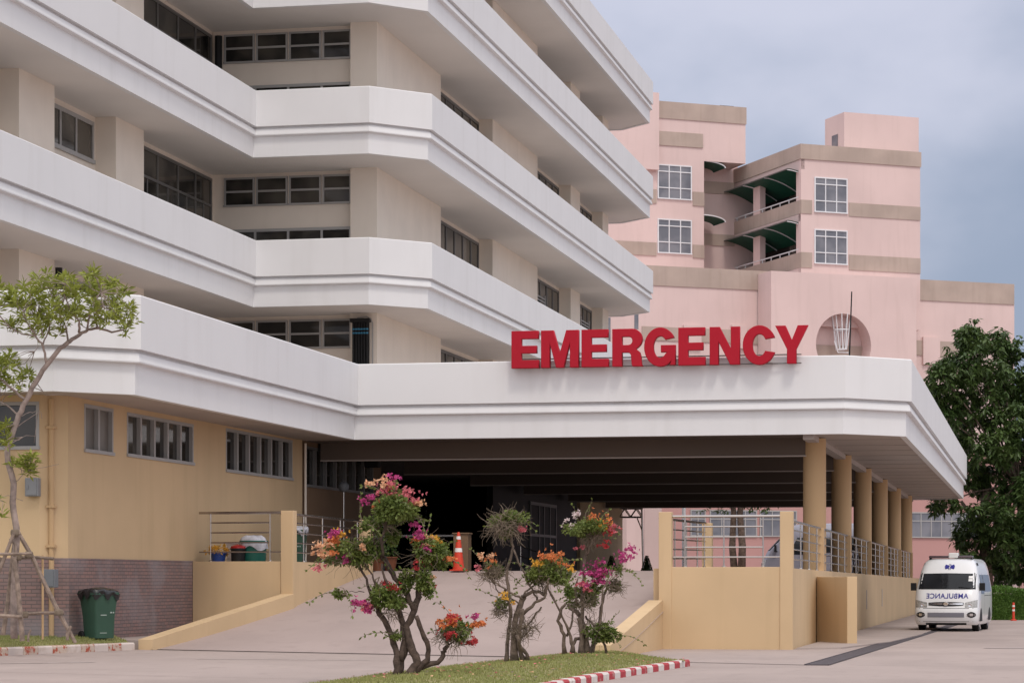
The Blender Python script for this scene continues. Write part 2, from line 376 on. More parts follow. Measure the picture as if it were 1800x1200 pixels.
# ------------------------------------------------------------------ lawns and kerbs
def kerb(name,pts,z0s,h,wd,seg,ma,mb,start=0):
    b=MB(); run=0;i=start
    pts=[Vector(p) for p in pts]
    for a,c in zip(pts[:-1],pts[1:]):
        t=(c-a).normalized();n=Vector((-t.y,t.x));L_=(c-a).length;k=max(1,round(L_/seg))
        for q in range(k):
            p=a+t*(L_*q/k);e=a+t*(L_*(q+1)/k-.012)
            za,zb=z0s(p.x,p.y),z0s(e.x,e.y); j=len(b.v)
            top=.025
            for (pp,zz) in ((p,za),(e,zb)):
                for (o,hz) in ((0,-.1),(0,h-.03),(top,h),(wd,h),(wd,-.1)):
                    b.v.append((pp.x+n.x*o,pp.y+n.y*o,zz+hz))
            for r in range(5):
                r2=(r+1)%5; b.f.append((j+r,j+r2,j+5+r2,j+5+r)); b.m.append(i%2)
            b.f.append((j,j+1,j+2,j+3,j+4)); b.f.append((j+9,j+8,j+7,j+6,j+5)); b.m+=[i%2,i%2]; i+=1
    o=b.build(name,[ma,mb]); tag(o,kind='structure'); return o
LK=[(-21.3,32.0),(-18.95,43.4),(-18.0,48.3)]
kerb('kerb',LK,lambda x,y:gz(x),.15,.16,.5,M['kwhite_w'],M['kred_w'])
IK=[(-8.8,30.3),(-7.35,38.0),(-6.0,44.75),(-5.95,45.0)]
ik=[Vector(p) for p in IK]
IK=[atZ(1000,1208,0),atZ(1040,1199.5,0),atZ(1128,1184,0),atZ(1213,1170,0)]
d0=Vector(IK[0])-Vector(IK[1]); d0.normalize()
IK=[tuple(Vector(IK[0])+d0*9)]+IK[1:]
kerb('kerb',IK,lambda x,y:0.,.12,.16,.42,M['kwhite'],M['kred'])
kc=Vector(IK[-1]); 
kb=[atZ(1205,1161,.12),atZ(1150,1151,.15),atZ(1090,1142.5,.14),atZ(1000,1146,.13),atZ(900,1156.5,.13),atZ(700,1178.5,.13),atZ(540,1200,.13)]
dd=(Vector(kb[-1])-Vector(kb[-2])).normalized(); kb.append(tuple(Vector(kb[-1])+dd*8))
fr=[Vector(p) for p in IK]
def offs(pts,o):
    out=[]
    for i,p in enumerate(pts):
        t=(pts[min(i+1,len(pts)-1)]-pts[max(i-1,0)]).normalized(); out.append(p+Vector((-t.y,t.x))*o)
    return out
fr=offs(fr,.13)
poly=[tuple(p) for p in fr]+[tuple(p) for p in kb]
def inpoly(x,y,P):
    r=False;j=len(P)-1
    for i in range(len(P)):
        if (P[i][1]>y)!=(P[j][1]>y) and x<(P[j][0]-P[i][0])*(y-P[i][1])/(P[j][1]-P[i][1])+P[i][0]: r=not r
        j=i
    return r
def segdist(x,y,A,B):
    p=Vector((x,y));a=Vector(A);c=Vector(B);t=max(0,min(1,(p-a).dot(c-a)/max(1e-9,(c-a).length_squared)));return (p-(a+(c-a)*t)).length
def edged(x,y,P): return min(segdist(x,y,P[i],P[(i+1)%len(P)]) for i in range(len(P)))
def lawn(P,zf,name_s,glabel,dens,hmin,hmax,ylim,step=.45):
    # soil sheet (triangulated grid clipped to the outline through a bmesh fill)
    bm=bmesh.new(); vs=[bm.verts.new((p[0],p[1],0)) for p in P]; bm.faces.new(vs)
    xs=[p[0] for p in P];ys=[p[1] for p in P]
    for ax,lo,hi in ((0,min(xs),max(xs)),(1,min(ys),max(ys))):
        k=int((hi-lo)/step)
        for i in range(1,k+1):
            c=[0,0,0];c[ax]=lo+(hi-lo)*i/(k+1);n=[0,0,0];n[ax]=1
            bmesh.ops.bisect_plane(bm,geom=bm.verts[:]+bm.edges[:]+bm.faces[:],plane_co=c,plane_no=n)
    for v in bm.verts: v.co.z=zf(v.co.x,v.co.y)
    bmesh.ops.recalc_face_normals(bm,faces=bm.faces[:])
    if sum(f.normal.z for f in bm.faces)<0: bmesh.ops.reverse_faces(bm,faces=bm.faces[:])
    me=bpy.data.meshes.new(name_s); bm.to_mesh(me); bm.free(); me.materials.append(M['turf'])
    o=bpy.data.objects.new(name_s,me); col.objects.link(o); tag(o,kind='structure')
    rnd=random.Random(5); g=MB(); area=(max(xs)-min(xs))*(max(ys)-min(ys)); n=int(area*dens)
    for _ in range(n):
        x=rnd.uniform(min(xs),max(xs));y=rnd.uniform(ylim[0],ylim[1])
        if not(min(ys)<=y<=max(ys)) or not inpoly(x,y,P): continue
        z=zf(x,y)-.005;h=rnd.uniform(hmin,hmax);a=rnd.uniform(0,6.28);wv=rnd.uniform(.006,.012);l=rnd.uniform(0,.6)*h;b2=rnd.uniform(0,6.28)
        g.quad([(x-math.cos(a)*wv,y-math.sin(a)*wv,z),(x+math.cos(a)*wv,y+math.sin(a)*wv,z),(x+math.cos(b2)*l,y+math.sin(b2)*l,z+h)])
    go=g.build('grass',M['grass']); tag(go,glabel,'grass',kind='stuff')
def zi(x,y):
    d=edged(x,y,poly); return .115+.085*min(1,d/1.4)+.012*math.sin(x*2.1+y*1.3)*min(1,d)
lawn(poly,zi,'lawn','short mown grass with dry patches on the kerbed island below the flowering shrubs',380,.02,.05,(32,50))
LP=[tuple(p) for p in offs([Vector(p) for p in LK],.13)]+[(-19.25,49.8),(-19.25,47.4),(-24,47.4),(-30,44),(-30,32)]
def zl(x,y):
    d=min(segdist(x,y,LP[i],LP[i+1]) for i in range(len(LK)-1)); return gz(x)+.145+.11*min(1,d/1.0)
lawn(LP,zl,'lawn','short grass strip behind the kerb under the staked tree','x'and 420,.025,.06,(38,50))
# paved strip beside brick base
b=MB(); b.prism([(-19.3,49.4),(-18.3,48.55),(-17.95,48.6),(-17.0,55.6),(-19.3,55.6)],0,.31); tag(b.build('pavement',M['walk']),kind='structure')
# fallen petals and leaves
rnd=random.Random(3)
for P,zf,n,lab,mats,yl in ((poly,zi,170,'fallen pink and pale petals scattered on the island grass',('fl_pk','fl_rose','twig'),(33,48)),):
    g=MB()
    for _ in range(n*6):
        x=rnd.uniform(-14,-5);y=rnd.uniform(*yl)
        if inpoly(x,y,P):
            z=zf(x,y)+.03;a=rnd.uniform(0,6.28);s=rnd.uniform(.015,.035)
            g.quad([(x+math.cos(a+k*1.57)*s,y+math.sin(a+k*1.57)*s*.7,z+rnd.uniform(0,.02)) for k in range(4)],rnd.randrange(3))
    tag(g.build('fallen_petals',[M[k] for k in mats]),lab,'petals',kind='stuff')
# ------------------------------------------------------------------ hospital
HB=thing('hospital_building','cream and white hospital block with stacked white balcony bands and a wide covered emergency entrance','building',(-20,60,0))
def band(name,path,z0,prof,m,parent,closed=False):
    pts=[Vector(p) for p in path]; N_=len(pts); offs_=[]
    for i,p in enumerate(pts):
        t0=(p-pts[i-1]).normalized() if i>0 else None; t1=(pts[i+1]-p).normalized() if i<N_-1 else None
        n0=Vector((t0.y,-t0.x)) if t0 else None; n1=Vector((t1.y,-t1.x)) if t1 else None
        if n0 is None: mm=n1
        elif n1 is None: mm=n0
        else:
            mm=(n0+n1); mm=mm/ max(.2,mm.dot(n0))
        offs_.append(mm)
    b=MB(); k=len(prof)
    for p,o in zip(pts,offs_):
        for (u,z) in prof: b.v.append((p.x+o.x*u,p.y+o.y*u,z0+z))
    for i in range(N_-1):
        for j in range(k):
            j2=(j+1)%k; b.f.append((i*k+j,(i+1)*k+j,(i+1)*k+j2,i*k+j2)); b.m.append(0)
    b.f.append(tuple(range(k))); b.f.append(tuple(range((N_-1)*k,N_*k))[::-1]); b.m+=[0,0]
    return b.build(name,m,parent,smooth=True,angle=8)
PROF=[(0,0),(0,.615),(.115,.635),(.12,.66),(.078,.825),(.015,.835),(.015,.89),(.15,.90),(.15,1.96),(.13,1.985),(-.14,1.985),(-.16,1.96),(-.16,.0)]
UP=[(-45,49),(-24.7,49),(-23.15,50.55),(-23.15,72.2),(-19.55,72.2),(-18.1,73.7),(-18.1,118),(-19.7,119.6),(-45,119.6)]
CP=[(-45,46.3),(-18.95,46.3),(-17.72,47.55),(-17.72,64.0),(-4.85,64.0),(-3.35,65.5),(-3.35,116.5),(-4.85,118),(-45,118)]
def inset(path,o): return [tuple(q) for q in offs([Vector(p) for p in path],o)]
def hslab(b,path,z0,z1):
    P=inset(path,.1); b.prism(P,z0,z1)
for k,S in enumerate((9.75,14.25,18.75,23.25)):
    band('parapet_band',UP,S,PROF,M['white'],HB)
    b=MB(); hslab(b,UP,S+.03,S+.55); b.build('soffit_slab',M['soffit'],HB)
band('canopy_band',CP,5.25,PROF,M['white'],HB)
b=MB(); hslab(b,CP,5.28,5.9)
for i in range(17): b.box(-5.55,-3.5,67.2+i*2.9,67.225+i*2.9,5.272,5.279,1)
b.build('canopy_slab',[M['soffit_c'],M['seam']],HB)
b=MB(); b.box(-19.25,-5.95,64.8,116.3,5.262,5.277); b.build('canopy_shade_sheet',M['ceiling'],HB)  # dark sheet below the slab stands in for shade under the canopy
# canopy beams across, one per column line, and the thin edge beam
CY=[66.1+9.2*i for i in range(6)]
for y in CY:
    b=MB(); b.box(-19.2,-5.6,y-.2,y+.2,4.78,5.276); b.box(-19.2,-5.6,y-.225,y-.202,4.775,4.81,1); b.build('canopy_beam',[M['beam'],M['soffit_c']],HB)  # pale strip paints the lit lower edge of each beam
b=MB(); b.box(-5.9,-5.62,64.3,116.4,5.13,5.274); b.build('edge_beam',M['soffit_c'],HB)
for i,y in enumerate(CY):
    b=MB(); b.lathe((-5.76,y,1.55),[(.305,0),(.305,.02),(.30,3.7)],24); c=b.build('column',M['yellow2'],HB,smooth=True)
# ---- window builder on a plane: O start point, u along, n outward
GL={}
def window(parent,O,u,n,z0,z1,cols,rows,fm='frame',gm='glass',fw=.055,depth=.05,outer=None,name='window'):
    """cols: u positions of the frame members (first..last), rows: extra transom heights"""
    O=Vector((O[0],O[1],0));u=Vector((u[0],u[1],0));n=Vector((n[0],n[1],0))
    g=MB(); g.obox(O,u,n,(cols[0]+.01,cols[-1]-.01),(.004,.016),(z0+.01,z1-.01))
    go=g.build(name,M[gm],parent)
    f=MB(); ow=outer or fw*1.25; h=depth
    f.obox(O,u,n,(cols[0],cols[-1]),(-.02,h),(z1-ow,z1)); f.obox(O,u,n,(cols[0]-.02,cols[-1]+.02),(-.02,h+.03),(z0,z0+ow))
    for i,c in enumerate(cols):
        e=i in(0,len(cols)-1); wd=ow if e else fw
        a=c if i==0 else (c-wd if i==len(cols)-1 else c-wd/2)
        f.obox(O,u,n,(a,a+wd),(-.02,h-.004),(z0+ow,z1-ow))
    for r in rows: f.obox(O,u,n,(cols[0]+ow,cols[-1]-ow),(-.02,h-.008),(r-fw/2,r+fw/2))
    f.build('window_frame',M[fm],go)
    return go
# ---- tower walls: continuous piers and recessed bays above the podium roof
TW=[(-45,51.5),(-24.85,51.5),(-24.85,54.1),(-25.45,54.1),(-25.45,58.5),(-24.85,58.5),(-24.85,60.8),(-25.45,60.8),(-25.45,65.2),(-24.85,65.2),(-24.85,67.4),(-25.45,67.4),(-25.45,75.25),(-20.85,75.25),(-20.85,74.85),(-20.0,74.85),(-20.0,83.3),(-20.52,83.3),(-20.52,91.6),(-20.0,91.6),(-20.0,100.2),(-20.52,100.2),(-20.52,107.6),(-20.0,107.6),(-20.0,109.9),(-20.52,109.9),(-20.52,115.8),(-20.0,115.8),(-20.0,117.4),(-45,117.4)]
b=MB(); b.prism(TW,5.85,23.35); b.build('tower_wall',M['cream'],HB)
VX=(1,0);VY=(0,1);NY=(0,-1)
for k,S in enumerate((9.75,14.25,18.75,23.25)):
    low=S-4.5+2.0 if k else 7.25      # top of the parapet in front
    fl=S-4.5+.62 if k else 5.95
    # left wing: casements between piers and the tall glazing by the corner
    for (a,c) in ((54.4,58.3),(61.0,65.0)):
        window(HB,(-25.45,0),VY,VX,S-1.3,S-.14,[a,a+(c-a)*.40,a+(c-a)*.68,c],[],'frame',fw=.09)
    cols=[67.55,68.4,70.1,71.9,73.5,75.05]
    g=window(HB,(-25.45,0),VY,VX,fl+.1,S-.12,cols,[S-.98],'frame_d',fw=.07)
    for i in range(len(cols)-1):
        f=MB(); m_=(cols[i]+cols[i+1])/2; f.obox((-25.45,0,0),(0,1,0),(1,0,0),(m_-.03,m_+.03),(-.02,.035),(fl+.17,S-1.03)); f.build('glazing_bar',M['frame_d'],g)
    # facing wall: two rows of small lights above a spandrel, wide lights below
    xs=[atY(p,300,75.25)[0] for p in (393,449,507,566,619)]
    for i in range(4):
        window(HB,(0,75.25),VX,NY,S-1.0,S-.09,[xs[i]+.03,xs[i+1]-.02],[S-.53],'frame',fw=.06,depth=.06,outer=.055)
    window(HB,(0,75.25),VX,NY,fl+.55,S-1.72,xs,[],'frame',fw=.07)
    # right wing bays
    for (a,c,n_) in ((83.5,91.4,6),(100.4,107.4,5),(110.1,115.6,5)):
        window(HB,(-20.52,0),VY,VX,fl+.6,S-.13,[a+(c-a)*i/n_ for i in range(n_+1)],[],'frame_d',fw=.08)
# louvre screens seen in the first-floor bays near the far end
for (a,c) in ((101.0,103.6),(112.0,114.2)):
    b=MB(); 
    for i in range(14):
        z=11.5+i*.14; b.obox((-20.5,0,0),(0,1,0),(1,0,0),(a,c),(.10,.15),(z,z+.05))
    for q in (a,c): b.obox((-20.5,0,0),(0,1,0),(1,0,0),(q-.04,q+.04),(.07,.17),(11.4,13.5))
    b.build('louvre_screen',M['frame'],HB)
# ---- ground-floor walls with real openings
def holed_wall(name,O,u,n,u0,u1,z0,z1,ops,m,parent,rev=.12):
    O=Vector((O[0],O[1],0));u=Vector((u[0],u[1],0));n=Vector((n[0],n[1],0))
    us=sorted({u0,u1,*[o[0] for o in ops],*[o[1] for o in ops]}); zs=sorted({z0,z1,*[o[2] for o in ops],*[o[3] for o in ops]})
    b=MB(); P=lambda a,z,d=0.:tuple(O+u*a+n*d+Vector((0,0,z)))
    flip=u.cross(Vector((0,0,1))).dot(n)<0
    def q(p): b.quad(p[::-1] if flip else p)
    for i in range(len(us)-1):
        for j in range(len(zs)-1):
            cu=(us[i]+us[i+1])/2;cz=(zs[j]+zs[j+1])/2
            if any(o[0]<cu<o[1] and o[2]<cz<o[3] for o in ops): continue
            q([P(us[i],zs[j]),P(us[i+1],zs[j]),P(us[i+1],zs[j+1]),P(us[i],zs[j+1])])
    for (a,c,d,e) in ops:
        q([P(a,d),P(a,d,-rev),P(c,d,-rev),P(c,d)][::-1]); q([P(a,e),P(a,e,-rev),P(c,e,-rev),P(c,e)])
        q([P(a,d),P(a,e),P(a,e,-rev),P(a,d,-rev)][::-1]); q([P(c,d),P(c,e),P(c,e,-rev),P(c,d,-rev)])
        q([P(a,d,-rev),P(c,d,-rev),P(c,e,-rev),P(a,e,-rev)])
    q([P(u0,z0),P(u0,z1),P(u0,z1,-.25),P(u0,z0,-.25)]); q([P(u1,z1),P(u1,z0),P(u1,z0,-.25),P(u1,z1,-.25)])
    q([P(u1,z0,-.25),P(u0,z0,-.25),P(u0,z1,-.25),P(u1,z1,-.25)])
    return b.build(name,m,parent)
WX=-19.3
def wy(px): return atX(px,700,WX)[0]
ops=[];spec=[]
for (p0,p1,yt,yb,n_,gm,fm) in ((148,199,709,794,2,'glass_c','frame'),(223,340,724,802,5,'glass','frame'),(397,514,752,829,6,'glass','frame'),(537,656,783,855,7,'glass','frame_d')):
    a,c=wy(p0),wy(p1); z1=atX(p0,yt,WX)[1]; z0=atX(p0,yb,WX)[1]
    ops.append((a,c,z0,z1)); spec.append((a,c,z0,z1,n_,gm,fm))
YE=72.7
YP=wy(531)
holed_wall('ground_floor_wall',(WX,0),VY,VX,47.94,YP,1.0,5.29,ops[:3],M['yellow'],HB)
holed_wall('ground_floor_wall',(WX,0),VY,VX,YP+.002,YE,1.0,5.29,ops[3:],M['brown_shade'],HB)  # yellow wall continued in brown, canopy shade put into its colour
for (a,c,z0,z1,n_,gm,fm) in spec:
    window(HB,(WX-.10,0),VY,VX,z0,z1,[a+(c-a)*i/n_ for i in range(n_+1)],[],fm,gm,fw=.10,depth=.11,outer=.07)
# chamfered corner and the front-facing wall running out of the picture
XA=-19.75;YA=47.55
b=MB(); b.prism([(XA,YA),(WX-.003,47.94),(WX-.003,48.15),(XA-.3,48.15)],1.0,5.29); b.build('corner_wall',M['yellow'],HB)
a0=atY(-60,700,YA)[0];a1=atY(69,700,YA)[0]; zz1=atY(30,706,YA)[1];zz0=atY(30,790,YA)[1]
holed_wall('ground_floor_wall',(0,YA),VX,NY,-45,XA,1.0,5.29,[(a0,a1,zz0,zz1)],M['yellow'],HB)
window(HB,(0,YA+.1),VX,NY,zz0,zz1,[a0,(a0+a1)/2-.2,a1],[],'frame','glass',fw=.08,depth=.11,outer=.07)
# brick base
b=MB(); b.prism([(-45,YA-.03),(XA+.01,YA-.03),(WX+.03,47.92),(WX+.03,55.55),(WX-.2,55.55),(WX-.2,48.2),(-45,48.2)],-.1,1.985); b.build('brick_base',M['brick'],HB)
# podium wall below floor beyond the brick
b=MB(); b.box(WX-.2,WX-.004,55.55,YE,0,1.02); b.build('wall_base',M['yellow'],HB)
# recessed entrance with glazed doors, its shade painted near-black
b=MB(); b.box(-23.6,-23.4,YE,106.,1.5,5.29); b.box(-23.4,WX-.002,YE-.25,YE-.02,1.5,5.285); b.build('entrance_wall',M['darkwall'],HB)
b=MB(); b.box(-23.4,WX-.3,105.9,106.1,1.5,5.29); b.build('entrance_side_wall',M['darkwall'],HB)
for (a,c) in ((76,82),(83,89),(90,95)):
    window(HB,(-23.4,0),VY,VX,1.75,4.4,[a,(a+c)/2,c],[3.9],'frame_d','glass',fw=.09,name='entrance_door')
window(HB,(WX-.1,0),VY,VX,1.72,4.6,[95.6,97.4,98.4,99.6,101.0],[3.3],'frame_d','darkwall',fw=.10,name='entrance_door')
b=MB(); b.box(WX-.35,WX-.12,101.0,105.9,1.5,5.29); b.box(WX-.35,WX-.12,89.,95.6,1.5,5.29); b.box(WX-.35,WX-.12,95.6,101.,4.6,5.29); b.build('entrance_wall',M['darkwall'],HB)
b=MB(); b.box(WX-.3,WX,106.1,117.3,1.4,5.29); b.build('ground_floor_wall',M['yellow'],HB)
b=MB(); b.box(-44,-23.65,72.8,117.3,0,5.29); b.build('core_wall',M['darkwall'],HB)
# drain pipes
px_=atY(93,800,YA+.2)[0]
b=MB(); b.tube([(px_,YA+.12,.3),(px_,YA+.12,5.2)],.055,10)
for z in (2.2,3.0,4.6): b.box(px_-.09,px_+.09,YA+.05,YA+.2,z,z+.05)
b.build('drain_pipe',M['yellow2'],HB,smooth=True)
y_=wy(533); b=MB(); b.tube([(WX+.06,y_,1.9),(WX+.06,y_,5.2)],.035,8); b.build('drain_pipe',M['cream'],HB,smooth=True)
# black cable risers with blue bands
def riser(x,y,nrm,z0,z1,wd,n_):
    b=MB();c=MB()
    b.box(x-wd/2,x+wd/2,y-.12,y-.02,z0,z1)
    for i in range(n_):
        xx=x-wd/2+wd*(i+.5)/n_; b.tube([(xx,y-.15,z0-.1),(xx,y-.15,z1)],wd/n_*.46,8)
        for z in (z0+.12,z1-.30,z1-.42): c.tube([(xx,y-.15,z),(xx,y-.15,z+.05)],wd/n_*.5,8)
    b.box(x-wd/2-.05,x+wd/2+.05,y-.26,y-.01,z1-.06,z1+.05)
    o=b.build('cable_riser',M['black'],HB,smooth=True); c.build('blue_clip',M['rbl'],o,smooth=True)
M['rbl']=mat('blue_clip',(.05,.22,.36),.5)
x_=(atY(619,600,74.85)[0]+atY(652,600,74.85)[0])/2
riser(x_,74.85,None,7.6,9.55,.52,6)
xx=atY(656,600,74.85)[0]
b=MB(); b.tube([(x_-.1,74.7,9.62),(x_+.2,74.7,9.66),(xx-.05,74.75,9.6),(xx,74.78,9.45),(xx,74.78,7.3)],.02,6); b.build('cable',M['frame'],HB,smooth=True)
yb=atX(85,470,-24.85)[0]
b=MB(); b.tube([(-24.78,60.92,7.0),(-24.78,60.92,9.6)],.10,8); b.box(-24.92,-24.64,60.8,61.06,9.12,9.2); b.build('cable_riser',M['black'],HB,smooth=True)
b=MB(); b.tube([(-25.2,75.05,16.3),(-25.2,75.05,18.6)],.12,8); b.build('cable_riser',M['black'],HB,smooth=True)
# roof slab behind the sign is the canopy slab; antenna standing on it
p=atD(1490,625,74); 
an=MB(); an.tube([(p.x,p.y,5.9),(p.x+.02,p.y,7.2),(p.x+.12,p.y,10.05)],[.03,.028,.02],6); an.box(p.x-.15,p.x+.15,p.y-.15,p.y+.15,5.9,5.96)
tag(an.build('antenna_mast',M['black']),'thin dark antenna rod rising from the canopy roof to the right of the red letters','antenna')
# ------------------------------------------------------------------ sign letters
def letter_shapes():
    H_=1.0;st=.255
    def rect(x0,y0,x1,y1): return [(x0,y0),(x1,y0),(x1,y1),(x0,y1)]
    E=[[(0,0),(.74,0),(.74,.215),(.27,.215),(.27,.40),(.68,.40),(.68,.60),(.27,.60),(.27,.785),(.73,.785),(.73,1),(0,1)]]
    Mm=[[(0,0),(.24,0),(.24,.66),(.41,0),(.62,0),(.79,.66),(.79,0),(1.03,0),(1.03,1),(.69,1),(.515,.40),(.34,1),(0,1)]]
    def arc(cx,cy,rx,ry,a0,a1,n): return [(cx+rx*math.cos(R(a0+(a1-a0)*i/n)),cy+ry*math.sin(R(a0+(a1-a0)*i/n))) for i in range(n+1)]
    Rr=[[(0,0),(.27,0),(.27,.37),(.42,.37),(.475,.355),(.51,.30),(.53,.06),(.55,0),(.84,0),(.80,.06),(.785,.26),(.75,.38),(.65,.46)]+arc(.55,.725,.27,.275,-60,90,12)+[(0,1)],
        [(.27,.57),(.27,.79),(.44,.79)]+arc(.44,.68,.11,.11,90,-90,8)]
    ro=(.44,.52);ri=(.175,.285)
    G=[arc(.44,.5,*ro,28,315,30)+[(.70,.02),(.86,.02),(.86,.55),(.46,.55),(.46,.36),(.635,.36)]+arc(.44,.5,ri[0]+.01,ri[1],-38,-318,26)]
    Nn=[[(0,0),(.25,0),(.25,.60),(.57,0),(.84,0),(.84,1),(.59,1),(.59,.42),(.28,1),(0,1)]]
    C=[arc(.45,.5,.45,.52,22,338,32)+arc(.45,.5,.185,.29,-32,-328,26)]
    Yy=[[(.34,0),(.61,0),(.61,.38),(.95,1),(.65,1),(.48,.62),(.30,1),(0,1),(.34,.38)]]
    return {'E':E,'M':Mm,'R':Rr,'G':G,'N':Nn,'C':C,'Y':Yy}
LS=letter_shapes()
def shape_mesh(name,polys,sx,sz,ext,m,bev=.012):
    cu=bpy.data.curves.new(name,'CURVE'); cu.dimensions='2D'; cu.fill_mode='BOTH'; cu.extrude=ext/2; cu.bevel_depth=bev; cu.bevel_resolution=1; cu.offset=-bev
    for P in polys:
        sp=cu.splines.new('POLY'); sp.points.add(len(P)-1); sp.use_cyclic_u=True
        for i,(x,y) in enumerate(P): sp.points[i].co=(x*sx,y*sz,0,1)
    t=bpy.data.objects.new('tmp',cu); col.objects.link(t)
    dg=bpy.context.evaluated_depsgraph_get(); dg.update()
    me=bpy.data.meshes.new_from_object(t.evaluated_get(dg)); bpy.data.objects.remove(t); bpy.data.curves.remove(cu)
    me.name=name; me.materials.clear(); me.materials.append(m); return me
SY=63.62
SG=thing('emergency_sign','big red block letters reading EMERGENCY standing along the white canopy edge','sign',(-8.,SY,7.0))
zb0=atY(920,652,SY)[1]; zt0=atY(920,588,SY)[1]
for ch,pa,pb in (('E',900,948),('M',952,1018),('E',1023,1070.5),('R',1077,1131),('G',1133,1188),('E',1193,1240.5),('N',1248,1301),('C',1306,1362.5),('Y',1363,1421)):
    xa=atY(pa,620,SY)[0];xb=atY(pb,620,SY)[0]; P=LS[ch]
    mx=max(q[0] for q in P[0]);mn=min(q[0] for q in P[0])
    P=[[((x-mn),y) for x,y in q] for q in P]
    hz=1.0*.965
    me=shape_mesh('letter',P,(xb-xa)/(mx-mn),hz,.16,M['red'])
    o=bpy.data.objects.new('letter',me); col.objects.link(o); o.parent=SG
    o.location=(xa+8.,0,7.02-7.0); o.rotation_euler=(R(90),0,0); o['label']='letter '+ch
xa=atY(903,620,SY)[0];xb=atY(1408,620,SY)[0]
for z in (7.045,7.265):
    b=MB(); b.tube([(xa,SY+.11,z),(xb,SY+.11,z)],.018,6); b.build('mounting_rail',M['frame_d'],SG,smooth=True)
n=14
b=MB()
for i in range(n):
    x=xa+.2+(xb-xa-.4)*i/(n-1); b.tube([(x,SY+.11,7.045),(x,63.87,7.045)],.015,5)
b.build('bracket',M['frame_d'],SG)
# ------------------------------------------------------------------ retaining walls, piers, ramp parapets
def sbox(b,x0,x1,y0,y1,z0,z0b,za,zb,mi=0):
    """box whose top runs from za at y0 to zb at y1 (bottom z0 -> z0b)"""
    P=[(x0,y0,z0),(x1,y0,z0),(x1,y1,z0b),(x0,y1,z0b),(x0,y0,za),(x1,y0,za),(x1,y1,zb),(x0,y1,zb)]
    for q in ((3,2,1,0),(4,5,6,7),(0,1,5,4),(1,2,6,5),(2,3,7,6),(3,0,4,7)): b.quad([P[i] for i in q],mi)
YW=55.5
RWt=thing('retaining_wall','long yellow podium wall with two square piers, running back under the columns towards the ambulance','wall',(-6.8,YW,0))
b=MB(); b.box(-8.28,-5.35,YW,YW+.25,-.1,1.83); sbox(b,-5.58,-5.33,YW+.252,116.4,-.1,-.1,1.80,1.60); b.build('wall',M['yellow'],RWt,bevel=.008)
for x in (-8.31,-5.60):
    b=MB(); b.box(x,x+.285,YW-.03,YW+.255,-.1,3.06); b.build('pier',M['yellow'],RWt,bevel=.012)
for y in (64.3,73.6,82.9,92.1,101.3,110.5):
    b=MB(); zt=1.80-.2*(y-55.7)/60.7; b.box(-5.52,-5.36,y-.12,y+.12,zt-.02,zt+1.10); b.build('pier',M['yellow2'],RWt)
for y in (66.4,72.,80.,88.):
    b=MB(); b.box(-5.334,-5.315,y-.1,y+.1,.62,1.22); b.build('weep_slot',M['soffit_c'],RWt)
LWt=thing('retaining_wall','short yellow podium wall with two piers between the brick base and the top of the ramp','wall',(-18,YW,0))
b=MB(); b.box(WX+.035,-17.13,YW,YW+.25,0,1.97); sbox(b,-17.1,RL,YW+.1,62.35,0,0,1.965,1.93); b.build('wall',M['yellow'],LWt,bevel=.008)
b=MB(); b.box(-17.12,-16.82,YW-.03,YW+.27,.4,3.14); b.build('pier',M['yellow'],LWt,bevel=.012)
b=MB(); b.box(-17.12,-16.83,62.3,62.6,1.2,3.09); b.build('pier',M['yellow'],LWt,bevel=.012)
b=MB(); b.box(-8.45,-8.2,63.9,64.2,1.5,3.0); b.build('pier',M['yellow'],RWt,bevel=.012)
b=MB(); sbox(b,-8.47,-8.23,YW+.26,63.9,0,1.2,1.80,1.86); b.build('wall',M['yellow'],RWt)
def parapet(name,lab,x0,x1,y0,y1,za,zb):
    b=MB(); sbox(b,x0,x1,y0,y1,-.1,-.1,za,zb); o=b.build(name,M['yellow'],bevel=.01); tag(o,lab,'ramp parapet')
b=MB(); P=[(-17.98,48.45,-.1),(-17.66,48.4,-.1),(-16.79,YW-.035,-.1),(-17.1,YW-.035,-.1),(-17.98,48.45,.33),(-17.66,48.4,.33),(-16.79,YW-.035,1.22),(-17.1,YW-.035,1.22)]
for q in ((3,2,1,0),(4,5,6,7),(0,1,5,4),(1,2,6,5),(2,3,7,6),(3,0,4,7)): b.quad([P[i] for i in q])
tag(b.build('ramp_parapet',M['yellow'],bevel=.01),'low sloping yellow parapet on the left edge of the ramp, starting at the worn kerb','ramp parapet')
parapet('ramp_parapet','low yellow parapet climbing the right edge of the ramp behind the shrubs',-8.53,-8.22,48.5,YW-.035,.26,1.09)
b=MB(); b.prism([(-5.31,61.6),(-4.45,59.95),(-4.22,60.05),(-5.05,61.75),(-5.31,62.6)],-.05,1.62); tag(b.build('stub_wall',M['yellow'],bevel=.01),'short yellow stub wall jutting out from the podium wall above the drain','wall')
